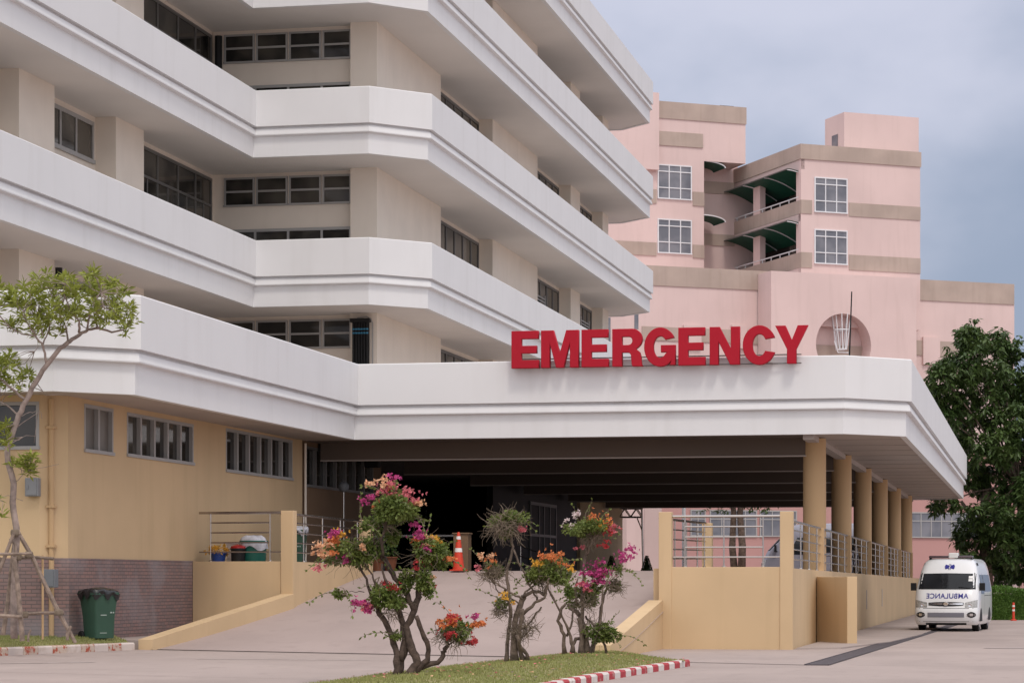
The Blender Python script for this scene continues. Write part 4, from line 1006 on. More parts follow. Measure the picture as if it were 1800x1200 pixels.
# ------------------------------------------------------------------ plants
def jit(r,s): return Vector((r.gauss(0,s),r.gauss(0,s),r.gauss(0,s)))
def rndir(r):
    z=r.uniform(-1,1);a=r.uniform(0,2*math.pi);q=math.sqrt(1-z*z); return Vector((q*math.cos(a),q*math.sin(a),z))
def leaf(b,p,d,nrm,L_,W_,mi=0):
    s=d.cross(nrm); 
    if s.length<1e-4: s=Vector((1,0,0))
    s.normalize(); u=s.cross(d).normalized()
    m_=p+d*(L_*.5)+u*(L_*.06)
    b.quad([p,m_-s*(W_/2),p+d*L_,m_+s*(W_/2)],mi)
def blob_leaves(b,r,c,rad,n,L_,W_,shell=.55,droop=.2,flat=1.,mi=0):
    for _ in range(n):
        d=rndir(r); q=r.uniform(shell,1.)**.6
        # lumpy outline
        k=1+.22*math.sin(d.x*5+c.x*9)+.18*math.sin(d.z*6+d.y*4+c.z*7)
        p=c+Vector((d.x*rad[0],d.y*rad[1],d.z*rad[2]))*q*k
        dd=(d+rndir(r)*.9-Vector((0,0,droop))).normalized()
        leaf(b,p,dd,rndir(r),L_*r.uniform(.6,1.25),W_*r.uniform(.7,1.2),mi)
def twigs(b,r,c,rad,n,th=.005):
    for _ in range(n):
        d=rndir(r); p=c+Vector((d.x*rad[0],d.y*rad[1],d.z*rad[2]))*r.uniform(.2,.8)
        pts=[p];v=rndir(r)
        for k in range(4):
            v=(v+rndir(r)*.8).normalized(); pts.append(pts[-1]+v*rad[0]*.28)
        b.tube(pts,[th,th,th*.8,th*.6,th*.5],3,cap=False)
def flowers(b,r,c,rad,n,s):
    for _ in range(n):
        d=rndir(r); d.z=abs(d.z)*.8+d.z*.2
        p=c+Vector((d.x*rad[0],d.y*rad[1],d.z*rad[2]))*r.uniform(.6,1.)
        ax=(d+rndir(r)*.7).normalized(); a=ax.orthogonal().normalized(); e=ax.cross(a)
        for k in range(3):
            t=2*math.pi*k/3; dd=(a*math.cos(t)+e*math.sin(t)+ax*.75).normalized(); leaf(b,p,dd,ax,s*r.uniform(.8,1.2),s*.8)
def shrub(label,base,d,seed,stems,clumps,fl,dry,name='flowering_shrub',bk='bark2',tk=1.):
    r=random.Random(seed); B=atD(base[0],base[1],d); T=thing(name,label,'shrub',tuple(B)); mpp=d/F
    dep={}
    def P(px,py,dy=0.): return atD(px,py,d)+Vector((FW[0],FW[1],0))*dy
    b=MB(); sp=[]
    for st,r0,r1 in stems:
        r0*=.74*tk; r1*=.8*tk
        dy0=r.uniform(-.08,.08);dy1=r.uniform(-.3,.3); n=len(st); pts=[]
        for i,(x,y) in enumerate(st): pts.append(P(x,y,dy0+(dy1-dy0)*i/(n-1)))
        # subdivide with wobble for gnarled wood
        q=[pts[0]];rr=[r0]
        for i in range(n-1):
            for k in (1,2,3):
                t=k/3; p=pts[i].lerp(pts[i+1],t)+ (jit(r,.012) if k<3 else Vector((0,0,0))); q.append(p); tt=(i+t)/(n-1); rr.append((r0+(r1-r0)*tt)*r.uniform(.88,1.14))
        if st[0][1]>base[1]-12: rr[0]*=1.4; q[0]=q[0]-Vector((0,0,.06))
        b.tube(q,rr,8); sp+=q[len(q)//2:]
    b.build('trunk',M[bk],T,smooth=True,angle=0)
    lv=MB()
    for (x,y,rx,ry,n) in clumps:
        sh=MB()
        dy=r.uniform(-.25,.25); c=P(x,y,dy); R_=(rx*mpp,rx*mpp*.9,ry*mpp)
        k=max(4,int((rx*ry)**.5/4)); 
        for _ in range(k):
            dd=rndir(r); s_=r.uniform(.3,.56); cc=c+Vector((dd.x*R_[0],dd.y*R_[1],dd.z*R_[2]*.9))*r.uniform(.35,.85)
            blob_leaves(lv,r,cc,(R_[0]*s_,R_[1]*s_,R_[2]*s_),int(n*1.4/k*(s_/.40)),.062,.038,.2,.3)
        for _ in range(max(2,int(rx/10))):
            dd=rndir(r); dd.z=abs(dd.z)*.8-.15; p=c+Vector((dd.x*R_[0],dd.y*R_[1],dd.z*R_[2]))*.55; v=dd.normalized(); pts=[p]
            for q_ in range(6): v=(v+Vector((0,0,-.13))+jit(r,.12)).normalized(); pts.append(pts[-1]+v*r.uniform(.06,.10))
            sh.tube(pts,[.007,.006,.005,.005,.004,.003,.002],4,cap=False)
            for p in pts[1:]:
                for _q in range(2): leaf(lv,p,(v+rndir(r)).normalized(),rndir(r),r.uniform(.045,.075),.038)
        near=min(sp,key=lambda p:(p-c).length)
        for _ in range(4):
            e=c+Vector((r.gauss(0,.5)*R_[0],r.gauss(0,.5)*R_[1],r.gauss(.1,.5)*R_[2])); m1=near.lerp(e,.4)+jit(r,.04); m2=near.lerp(e,.75)+jit(r,.03); sh.tube([near,m1,m2,e],[.012,.009,.006,.003],5,cap=False)
        sh.build('shoots',M['twig'],T)
    lv.build('foliage',M['leaf_g'],T)
    for (x,y,rx,ry,n) in dry:
        dt=MB(); c=P(x,y,0); twigs(dt,r,c,(rx*mpp,rx*mpp,ry*mpp),n); dt.build('dry_twigs',M['twig'],T)
    for (x,y,rx,ry,n) in clumps:
        tw=MB(); twigs(tw,r,P(x,y,0),(rx*mpp*.9,rx*mpp*.9,ry*mpp*.9),max(6,n//45),.004); tw.build('twigs',M['twig'],T)
    by={}
    for (x,y,rad,n,cn) in fl:
        g=by.setdefault(cn,MB()); q=rad*mpp; 
        k=r.randrange(3,6)
        for _ in range(k):
            s_=r.uniform(.35,.75); c=P(x,y,-q*.4-r.uniform(0,.2))+Vector((r.gauss(0,.55)*q,r.gauss(0,.4)*q,r.gauss(0,.45)*q)); flowers(g,r,c,(q*s_,q*s_,q*s_*.9),max(3,int(n*.85/k*(s_/.5))),.044)
        flowers(g,r,P(x,y,-q*.3),(q*2.2,q*2.,q*1.8),max(2,n//8),.042)
    for cn,g in by.items():
        o=g.build('blossom',M[cn],T); o['label']={'fl_pink':'magenta','fl_rose':'rose pink','fl_or':'orange','fl_pk':'peach','fl_red':'red','fl_wh':'white','fl_ye':'yellow'}[cn]+' blossom clusters'
    return T
shrub('tallest flowering shrub, nearest the camera, pink and orange blossoms in five clumps',(708,1183),36.5,11,
 [([(697,1184),(698,1150),(690,1120),(676,1090),(664,1072)],.075,.045),([(664,1072),(650,1040),(636,1005),(622,975)],.035,.018),
  ([(718,1184),(734,1164),(722,1135),(714,1100),(728,1072),(735,1040),(735,1005),(745,980)],.095,.035),
  ([(705,1160),(712,1120),(704,1085),(694,1062),(684,1050)],.07,.04),([(728,1072),(716,1045),(698,1020),(684,1000),(673,978)],.06,.045),
  ([(673,978),(670,945),(680,915),(688,890)],.035,.018),([(730,1176),(752,1158),(753,1136),(741,1106),(732,1082)],.06,.04),
  ([(726,1180),(752,1168),(776,1157),(782,1144),(786,1128)],.06,.03),([(664,1068),(668,1040),(655,1010),(640,985)],.025,.014),
  ([(735,1035),(728,1010),(722,985)],.035,.02),([(690,1050),(676,1015),(672,990)],.03,.02),([(672,985),(660,960),(655,930)],.02,.01),([(700,1180),(710,1150),(712,1110)],.07,.06),
  ([(640,1040),(618,1038),(596,1048)],.008,.004),([(782,1144),(800,1125),(812,1110)],.018,.008)],
 [(690,888,44,30,1500),(676,915,40,16,420),(618,970,54,30,1700),(650,955,30,28,500),(744,968,46,32,1700),(775,975,22,22,400),(688,1052,42,24,1100),(666,1040,22,12,260),(806,1108,36,22,750),(690,940,12,26,260),(745,1022,20,22,380),(715,1020,14,18,200),(600,1042,14,8,90),(699,1115,12,8,70),(640,925,16,9,110),(722,900,14,14,160),(755,1035,10,16,110)],
 [(680,858,18,60,'fl_pk'),(695,868,18,70,'fl_rose'),(668,872,12,36,'fl_rose'),(722,874,16,60,'fl_rose'),(735,886,9,30,'fl_pk'),(675,848,9,16,'fl_pk'),(690,845,9,18,'fl_pink'),(645,878,8,34,'fl_pink'),(684,882,14,30,'fl_or'),
  (588,940,10,40,'fl_pink'),(603,939,9,30,'fl_ye'),(589,955,14,50,'fl_or'),(571,962,12,40,'fl_pk'),(606,982,9,34,'fl_pink'),(566,975,9,30,'fl_pk'),(640,962,10,20,'fl_pk'),(562,1000,12,20,'fl_rose'),
  (735,942,14,60,'fl_pink'),(738,958,14,56,'fl_or'),(745,950,10,26,'fl_pk'),(757,970,9,34,'fl_pink'),(739,992,10,40,'fl_red'),(792,985,9,20,'fl_or'),(770,958,14,28,'fl_ye'),
  (687,1036,11,50,'fl_red'),(634,1059,10,44,'fl_pink'),(641,1074,11,50,'fl_pink'),(645,1068,9,20,'fl_rose'),(753,1020,9,26,'fl_pk'),(752,1030,8,18,'fl_red'),
  (797,1090,16,70,'fl_or'),(790,1112,10,36,'fl_red'),(838,1098,11,46,'fl_or'),(833,1085,7,22,'fl_pink'),(829,1128,9,34,'fl_red'),(775,1098,9,26,'fl_or'),(800,1086,10,20,'fl_red')],
 [(780,1118,22,16,60),(800,1130,30,10,40),(690,1075,26,16,40)])
shrub('middle flowering shrub on the grass island with sparse dry clumps and an orange-topped right clump',(907,1158),42.4,23,
 [([(890,1158),(893,1120),(897,1085)],.06,.05),([(905,1160),(904,1120),(908,1080),(916,1060),(920,1045)],.11,.07),([(922,1156),(912,1130),(914,1100),(918,1070)],.08,.06),
  ([(898,1085),(894,1040),(891,1005),(898,980),(902,960),(897,935)],.055,.03),([(903,965),(918,1000),(936,1035),(944,1058)],.028,.03),([(920,1048),(937,1038),(955,1045),(961,1030)],.05,.04),
  ([(918,1080),(940,1058),(957,1050),(962,1032),(966,1015)],.05,.025),([(918,1052),(900,1042),(880,1030),(866,1018)],.035,.016),([(914,1062),(896,1050),(876,1040),(868,1025)],.025,.014),
  ([(920,1105),(938,1085),(952,1066)],.03,.02),([(928,1158),(916,1138),(908,1115)],.06,.045),([(918,1120),(940,1100),(950,1112)],.018,.008),([(962,1030),(985,1075),(1000,1110)],.022,.015),([(921,1045),(936,1030),(944,1022)],.03,.018),([(953,1045),(952,1025),(958,1012)],.014,.01)],
 [(889,912,34,18,650),(893,940,16,16,220),(864,1003,26,16,330),(962,1005,40,22,1150),(968,988,28,12,300),(886,1058,18,10,90),(938,1010,18,14,250),(985,1012,20,14,300)],
 [(962,978,13,60,'fl_or'),(972,986,9,34,'fl_or'),(943,991,9,46,'fl_ye'),(991,990,10,30,'fl_or'),(1004,1000,6,18,'fl_ye'),(862,988,9,24,'fl_or'),(841,999,6,16,'fl_rose'),(915,931,7,20,'fl_rose'),(886,1055,12,34,'fl_ye'),(844,978,5,8,'fl_pk'),(865,979,4,6,'fl_pk')],
 [(888,925,36,20,190),(866,1010,28,16,130),(880,1072,20,16,110),(925,1105,28,24,110),(950,1022,34,10,60),(905,1110,22,20,70)],bk='bark3',tk=.78)
shrub('rightmost flowering shrub on the grass island with magenta blossoms and a low green skirt',(1028,1146),46.8,37,
 [([(993,1144),(992,1115),(980,1090),(986,1070),(994,1060)],.055,.035),([(1008,1146),(1003,1118),(994,1095),(985,1075),(966,1038)],.05,.02),([(1030,1147),(1030,1115),(1022,1085),(1006,1070),(998,1062)],.10,.04),
  ([(1028,1120),(1024,1075),(1026,1040),(1026,1005),(1028,980),(1034,958),(1040,940)],.06,.03),([(1030,975),(1042,952),(1050,940)],.03,.018),([(1036,1148),(1050,1118),(1056,1080),(1062,1045),(1068,1030)],.055,.025),
  ([(1040,1146),(1052,1110),(1058,1060),(1058,1035)],.035,.02),([(1066,1142),(1058,1120),(1042,1095),(1030,1082)],.03,.025),([(1005,1140),(1012,1122),(1028,1120)],.045,.05),([(996,1118),(1006,1090),(1008,1070)],.03,.02),
  ([(994,1030),(1010,1012),(1018,1002)],.012,.008),([(1014,1062),(1012,1035),(1016,1015)],.03,.02),([(1022,1146),(1022,1110),(1016,1085)],.08,.05)],
 [(1036,928,38,20,1000),(1020,932,24,16,300),(1028,1048,32,24,950),(1052,1012,26,18,420),(1084,1030,14,14,150),(1058,1110,30,20,800),(1078,1118,18,12,260),(1000,1040,12,22,220),(1090,1000,10,10,60),(1058,930,18,12,200)],
 [(1045,911,13,64,'fl_or'),(1058,925,11,44,'fl_ye'),(1068,931,12,60,'fl_red'),(1078,930,7,24,'fl_rose'),(1003,925,11,50,'fl_wh'),(1012,907,7,26,'fl_wh'),(1060,955,8,34,'fl_red'),(1018,963,7,20,'fl_rose'),(1052,1004,16,110,'fl_pink'),(1058,1013,13,70,'fl_pink'),(1036,1006,11,44,'fl_pink'),(1026,1030,12,60,'fl_rose'),(1032,1028,9,36,'fl_pink'),
  (1103,974,11,52,'fl_pink'),(1095,985,8,28,'fl_pink'),(1053,988,7,26,'fl_pink'),(1108,966,7,22,'fl_pink'),(994,1020,5,12,'fl_rose')],
 [(1082,1030,18,18,110),(1035,1100,30,14,60),(1028,1062,28,10,60),(1040,945,24,8,50)],bk='bark3',tk=.92)
# ------------------------------------------------------------------ staked young tree
def young_tree():
    r=random.Random(5); d=46.6; B=atD(25,1112,d); T=thing('young_tree','young tree with a crooked pale trunk and a flat yellow-green crown beside the white canopy','tree',tuple(B))
    P=lambda x,y,dy=0.: atD(x,y,d)+Vector((FW[0],FW[1],0))*dy
    b=MB()
    def br(pts,r0,r1,dy0=0.,dy1=0.,n_=8):
        n=len(pts); V_=[P(x,y,dy0+(dy1-dy0)*i/(n-1)) for i,(x,y) in enumerate(pts)]
        q=[];rr=[]
        for i in range(n-1):
            for k in range(3):
                q.append(V_[i].lerp(V_[i+1],k/3)+jit(r,.006)); t=(i+k/3)/(n-1); rr.append(r0+(r1-r0)*t)
        q.append(V_[-1]);rr.append(r1); b.tube(q,rr,n_); return q
    t0=br([(26,1122),(24,1060),(26,1000),(30,940),(23,898),(24,850),(14,812),(13,790),(22,758),(33,730),(46,704),(63,671),(82,641),(106,612),(121,600)],.072,.044)
    ends=[]
    brs=[([(121,600),(137,587),(152,577),(168,573),(190,579),(210,575)],.040,.016,0,.5),([(140,585),(142,566),(130,548)],.025,.012,0,-.4),([(121,600),(114,580),(105,560)],.022,.01,0,.4),
      ([(82,641),(80,622),(76,604),(66,592),(45,590),(25,578),(14,574)],.024,.009,0,-.5),([(76,604),(78,590),(82,570)],.018,.01,0,.3),([(66,592),(58,575),(50,555)],.016,.008,-.2,-.6),
      ([(168,573),(158,550),(165,530)],.02,.01,.2,.8),([(152,577),(160,548),(185,520)],.02,.008,.1,-.5),([(105,560),(90,535),(80,510)],.016,.008,.3,.6),([(130,548),(120,520),(130,500)],.014,.008,-.4,-.7),
      ([(76,590),(60,550),(30,530)],.014,.006,0,.6),([(46,704),(30,690),(10,672),(-20,650)],.03,.016,0,-.3),([(33,730),(15,715),(-10,700)],.02,.01,0,.3),([(22,758),(40,742),(70,722),(72,735)],.008,.004,0,.1),([(24,850),(45,826),(70,822),(102,815)],.008,.004,0,.1),([(33,732),(52,724),(66,722),(58,778)],.007,.004,0,.1),([(62,672),(80,695),(108,692)],.006,.003,0,.1),([(26,770),(45,765),(62,766)],.006,.003,0,.1),([(25,578),(10,560),(5,530)],.01,.006,-.5,-.6),([(50,625),(66,612),(66,600)],.006,.004,0,0),([(40,880),(15,870),(-10,880)],.006,.004,0,-.1)]
    for a in brs: ends.append(br(*a,n_=6))
    ros=[]
    def fill(x0,x1,y0,y1,n,dys=.9,shape=None):
        for _ in range(int(n*1.0)):
            x=r.uniform(x0,x1);y=r.uniform(y0,y1)
            ros.append(P(x,y,r.uniform(-dys,dys)))
    fill(36,150,488,520,26);fill(150,200,482,512,16);fill(8,60,508,545,15);fill(60,140,515,560,15);fill(95,150,520,575,12);fill(30,75,540,580,11);fill(60,110,555,585,8);fill(160,238,510,545,16);fill(165,235,540,572,15);fill(130,175,535,560,6);fill(205,238,565,585,3);fill(-40,12,500,560,16);fill(-45,45,622,662,26,.6);fill(-10,48,655,690,9,.5);fill(-30,20,745,790,9,.5);fill(26,70,802,822,9,.3);fill(35,55,815,835,3,.2);fill(-12,8,875,905,4,.2);fill(8,25,566,580,3,.2)
    allp=[p for e in ends for p in e[2:]]
    lv=MB()
    for c in ros:
        # twig from nearest limb
        q=min(allp,key=lambda p:(p-c).length)
        if (q-c).length<1.6: 
            mid=q.lerp(c,.5)+jit(r,.06); b.tube([q,mid,c],[.009,.006,.004],4,cap=False)
        for k in range(r.randrange(14,22)):
            dd=rndir(r); dd.z=dd.z*.6+.25; dd.normalize(); p=c+dd*r.uniform(0,.04)+Vector((0,0,r.uniform(-.07,.07)))
            leaf(lv,p,dd,rndir(r)+Vector((0,0,1.2)),r.uniform(.13,.21),r.uniform(.038,.056))
    b.build('trunk',M['barkl'],T,smooth=True,angle=0); lv.build('crown',M['leaf_y'],T)
    # prop frame of rough poles round the trunk
    G=thing('prop_frame','frame of rough wooden poles propping the young tree in the grass strip','tree prop',tuple(P(30,1115)))
    K=lambda x,y: (x/4.285,880+y/4.285)
    for pts,rd,dy in (([(130,240),(60,420),(-40,700)],.035,-.3),([(95,285),(70,520),(35,800),(5,1010)],.045,.25),([(140,420),(165,600),(185,860),(205,1050)],.045,-.45),([(140,260),(225,410),(310,590),(430,830),(560,1070)],.042,.1),
        ([(-60,395),(70,400),(268,398)],.032,-.35),([(130,425),(250,415),(385,432)],.03,.3),([(-60,850),(60,858),(208,868)],.036,-.5),([(195,850),(300,842),(475,840)],.034,.1),([(95,285),(125,330),(135,430)],.03,-.2),([(130,235),(150,225),(160,250)],.022,-.1),([(535,945),(510,1000),(505,1050)],.03,.0),([(240,965),(222,1010),(220,1060)],.02,-.1),([(25,430),(-20,560)],.04,-.2)):
        m_=MB(); n=len(pts); m_.tube([P(*K(*p),dy)+jit(r,.006) for p in pts],[rd*r.uniform(.85,1.15) for _ in pts],7); m_.build('pole',M['pole'],G,smooth=True)
    m_=MB()
    for x,y in ((120,240),(225,405),(140,425),(190,855),(450,838)): m_.lathe(P(*K(x,y),-.1)-Vector((0,0,.06)),[(.07,0),(.085,.03),(.085,.09),(.07,.12)],8)
    m_.build('rope',M['twig'],G)
    m_=MB(); m_.tube([P(68,1124,.4),P(68,975,.4)],.022,7); tag(m_.build('bamboo_stick',M['yellow2'],smooth=True),'thin upright yellow stick between the tree props and the wall','stick')
young_tree()
# ------------------------------------------------------------------ big dark tree, hedge, far trees
def big_tree(name,label,base,d,blobs,n_per,L_,W_,m,seed,trunk,dsp=4.,group=None):
    r=random.Random(seed); B=atD(base[0],base[1],d); B.z=0 if d<117 else .3; T=thing(name,label,'tree',tuple(B),0,group); mpp=d/F
    P=lambda x,y,dy=0.: atD(x,y,d)+Vector((FW[0],FW[1],0))*dy
    b=MB()
    for st,r0,r1 in trunk:
        n=len(st); pts=[P(*p,r.uniform(-.4,.4) if i else 0) for i,p in enumerate(st)]
        b.tube(pts,[r0+(r1-r0)*i/(n-1) for i in range(n)],9)
    lv=MB()
    for (x,y,rx,ry) in blobs:
        c=P(x,y,r.uniform(-dsp,dsp)*.5); R_=(rx*mpp,rx*mpp*1.15,ry*mpp)
        k=int(n_per*rx*ry/900.)
        for _ in range(k):
            dd=rndir(r); q=r.uniform(.35,1)**.5; f=1+.25*math.sin(dd.x*6+x)+.2*math.sin(dd.z*7+y)
            p=c+Vector((dd.x*R_[0],dd.y*R_[1],dd.z*R_[2]))*q*f
            for j in range(7):
                a=rndir(r); a=Vector((a.x,a.y,-abs(a.z)*.7-.15)).normalized()
                leaf(lv,p+rndir(r)*.10,a,Vector((0,0,1))+rndir(r)*.5,L_*r.uniform(.7,1.2),W_*r.uniform(.8,1.2))
        b.tube([P(st[-1][0],st[-1][1]),c.lerp(P(st[-1][0],st[-1][1]),.4)+Vector((0,0,.2)),c],[r1*.8,r1*.5,.03],5,cap=False)
    b.build('trunk',M['bark'],T,smooth=True,angle=0); lv.build('crown',m,T); return T
big_tree('broadleaf_tree','big dark green broadleaf tree rising behind the right corner of the canopy',(1735,1040),118,
 [(1715,585,26,22),(1700,605,30,26),(1760,600,28,26),(1790,612,24,24),(1690,650,40,34),(1645,668,30,24),(1632,690,20,18),(1655,735,24,22),(1740,660,46,36),(1795,680,40,40),(1665,700,34,30),(1720,720,48,36),(1780,745,44,36),(1690,760,40,34),(1740,790,48,36),(1800,800,34,38),(1710,830,38,34),(1755,850,48,36),(1800,870,40,40),(1735,905,46,34),(1700,940,30,30),(1760,950,46,36),(1800,930,34,34),(1650,888,26,16),(1735,985,40,24),(1690,985,20,18),(1830,690,44,60),(1840,810,44,60),(1885,740,40,46),(1890,850,40,46),(1860,615,34,34),(1668,640,20,18),(1820,960,30,40),(1768,1000,18,16),(1795,985,26,24),(1775,1012,26,14),(1810,1010,24,16)],120,.36,.13,M['leaf_d'],3,[([(1735,1050),(1732,980),(1725,920),(1735,860)],.32,.2),([(1725,930),(1708,905),(1690,880)],.13,.07),([(1732,960),(1760,900),(1790,850)],.16,.08)])
def hedge():
    r=random.Random(9); A=atZ(1728,1089,0);C=atZ(1905,1089,0); b=MB(); A=Vector((A[0],A[1],0));C=Vector((C[0]+1,C[1],0)); u=(C-A);Ln=u.length;u.normalize();n=Vector((u.y,-u.x,0))
    if n.y>0: n=-n
    b.obox(A,u,n,(.1,Ln-.1),(-1.0,-.15),(.0,1.0))
    for _ in range(11000):
        a=r.uniform(0,Ln); t=r.random()
        if t<.55: w_=r.uniform(-.12,.05)+.06*math.sin(a*3); z=r.uniform(.02,1.15)
        else: w_=r.uniform(-1.1,.05); z=1.08+.09*math.sin(a*2.3)+r.uniform(-.12,.12)
        p=A+u*a+n*w_+Vector((0,0,z)); dd=(n*r.uniform(-.2,1)+Vector((0,0,r.uniform(-.3,1)))+rndir(r)*.8).normalized()
        leaf(b,p,dd,rndir(r),r.uniform(.07,.12),r.uniform(.035,.055))
    tag(b.build('hedge',M['leaf_h']),'clipped green hedge behind the ambulance at the right edge','hedge')
hedge()
for i,(px,tp,lab) in enumerate(((1290,[([(1292,1016),(1288,960),(1290,900),(1286,860)],.2,.12)],'left of two slim trees seen through the front railing'),(1304,[([(1303,1016),(1304,960),(1301,900),(1306,860)],.22,.13)],'right of two slim trees seen through the front railing'))):
    big_tree('slim_tree',lab,(px,1016),128,[(px-34+i*70,885,26,16),(px-8+i*30,850,30,26),(px+10+i*36,872,26,18),(px-20,815,34,30)],40,.3,.12,M['leaf_d'],20+i,tp,2.,group='slim trees beyond the covered entrance')
for i,(px,py,dz,lab) in enumerate(((1075,1008,38,'dark cone-shaped clipped shrub left of the pink gate columns'),(1137,1008,36,'dark cone-shaped clipped shrub beside the right front pier'))):
    r=random.Random(40+i); B=atD(px,py,113); B.z=1.5; b=MB(); b.lathe(B,[(.30,0),(.28,.15),(.02,1.05)],12)
    for _ in range(900):
        t=r.random(); a=r.uniform(0,6.28); rr=.34*(1-t)+.02; p=B+Vector((rr*math.cos(a),rr*math.sin(a),.05+t*1.05)); leaf(b,p,(Vector((math.cos(a),math.sin(a),.4))+rndir(r)*.6).normalized(),rndir(r),.07,.04)
    tag(b.build('conical_shrub',M['leaf_d']),lab,'shrub')
# entrance truss canopy and pink gate columns at the far end
g=thing('truss_canopy','small silver truss canopy against the pink wall at the far end of the entrance','canopy',tuple(atD(1098,1000,118)))
b=MB(); P=lambda x,y,dy=0: atD(x,y,118)+Vector((FW[0],FW[1],0))*dy
for dy in (0,1.):
    b.tube([P(1068,893,dy),P(1130,893,dy)],.035,6); b.tube([P(1068,908,dy),P(1130,908,dy)],.035,6)
    for i in range(6): b.tube([P(1068+i*10.3,893 if i%2 else 908,dy),P(1078.3+i*10.3,908 if i%2 else 893,dy)],.025,5)
b.build('truss',M['steel'],g); b=MB(); b.tube([P(1128,893),P(1131,1012)],.05,6); b.tube([P(1120,910),P(1130,935)],.03,5); b.build('leg',M['steel'],g)
b=MB(); q=P(1068,886); b.obox(q,Vector((RT[0],RT[1],0)),Vector((FW[0],FW[1],0)),(-.2,2.2),(-.4,1.6),(0,.06)); b.build('roof_sheet',M['frame'],g)
for px,wd,lab in ((1088,.75,'pink gate column below the left of the silver truss'),(1148,.85,'pink gate column just left of the right front pier')):
    q=atD(px,1010,137); b=MB(); b.obox((q.x,q.y,0),Vector((RT[0],RT[1],0)),Vector((FW[0],FW[1],0)),(-wd*.56,wd*.56),(0,.7),(.3,6.4)); b.obox((q.x,q.y,0),Vector((RT[0],RT[1],0)),Vector((FW[0],FW[1],0)),(-wd*.56-.06,wd*.56+.06),(-.06,.76),(.3,1.95)); tag(b.build('gate_column',M['pink']),lab,'column')
q=atD(1202,1000,121.5); b=MB(); b.lathe((q.x,q.y,1.4),[(.12,0),(.12,.1),(.09,.12),(.09,4.6)],12); tag(b.build('steel_post',M['frame_w'],smooth=True),'pale round post standing behind the left end of the front railing','post')
# ------------------------------------------------------------------ small things
M['mkg']=mat('faded_marking',(.34,.40,.36),.5)
def wheelie(name,label,loc,rz,h=1.08,bagm='bag',group=None):
    T=thing(name,label,'bin',loc,rz,group); k=h/1.08
    b=MB()
    def ring(w_,d_,z,r=.05):
        out=[]
        for sx,sy,a0 in ((1,-1,-90),(1,1,0),(-1,1,90),(-1,-1,180)):
            for i in range(4):
                a=R(a0+30*i); out.append((sx*(w_-r)+r*math.cos(a),sy*(d_-r)+r*math.sin(a)+(.02*z),z))
        return out
    rs=[ring(.22*k,.25*k,.06*k),ring(.235*k,.27*k,.5*k),ring(.275*k,.33*k,.94*k),ring(.30*k,.35*k,.945*k),ring(.30*k,.35*k,.99*k)]; n=16
    for q in rs: b.v+=q
    for i in range(len(rs)-1):
        for j in range(n): b.f.append((i*n+j,i*n+(j+1)%n,(i+1)*n+(j+1)%n,(i+1)*n+j)); b.m.append(0)
    b.f.append(tuple(range(n))[::-1]); b.f.append(tuple(range(4*n,5*n))); b.m+=[0,0]
    b.build('body',M['bin'],T,local=True,smooth=True,angle=35)
    for (x0,x1,z0,z1) in ((-.12,.02,.52,.54),(.10,.14,.565,.595),(.16,.19,.565,.595),(-.13,.03,.16,.175)):
        yf=-(.25+.02*(z0-.06)/.44 if z0<.5 else .27+.06*(z1-.5)/.44)+.02*z0
        b=MB(); b.box(x0*k,x1*k,(yf-.004)*k,(yf+.03)*k,z0*k,z1*k); b.build('marking',M['mkg'],T,local=True)
    # rumpled liner folded over the rim, lid lying on top
    r=random.Random(int(loc[0]*10)); b=MB(); n=48; prof=((.0,1.075,0),(.16,1.07,.012),(.26,1.055,.018),(.315,1.03,.022),(.335,.985,.03),(.325,.945,.045),(.32,.90,.06))
    for rr,z,am in prof:
        for j in range(n):
            a=2*math.pi*j/n; sq=1/max(abs(math.cos(a)),abs(math.sin(a)))**.75
            e=am*(math.sin(a*9+rr*20)+r.uniform(-.8,.8))
            b.v.append((math.cos(a)*rr*sq*k*.97,(math.sin(a)*rr*sq*1.12)*k+.02,(z+e*(.9 if rr>.3 else .5)+.02*math.sin(a*2))*k))
    for i in range(len(prof)-1):
        for j in range(n): b.f.append((i*n+j,i*n+(j+1)%n,(i+1)*n+(j+1)%n,(i+1)*n+j)[::-1]); b.m.append(0)
    o=b.build('bin_liner',M[bagm],T,local=True,smooth=True,angle=0); o['label']='rumpled bin liner folded over the rim'
    for s in (-1,1):
        b=MB(); b.lathe((0,0,0),[(.03,-.03),(.09,-.03),(.105,-.015),(.105,.015),(.09,.03),(.03,.03)],18)
        for i,v in enumerate(b.v): b.v[i]=(s*.25*k+v[2],.27*k+v[0],.105+v[1])
        w_=b.build('wheel',M['black'],T,local=True,smooth=True)
    b=MB(); b.tube([(-.22*k,.38*k,.97*k),(.22*k,.38*k,.97*k)],.018,8); b.tube([(-.2*k,.34*k,.95*k),(-.2*k,.38*k,.97*k)],.018,6); b.tube([(.2*k,.34*k,.95*k),(.2*k,.38*k,.97*k)],.018,6); b.build('handle',M['bin'],T,local=True,smooth=True)
    return T
q=atD(174,1128,51.0); wheelie('wheelie_bin','dark green wheelie bin with a black liner standing against the brick base by the kerb',(q.x,q.y,gz(q.x)+.17),R(52))
q=atD(518,1000,63); wheelie('wheelie_bin','green wheelie bin with a white liner behind the left railing beside the ramp wall',(q.x,q.y,1.79),R(8),1.1,'wbag')
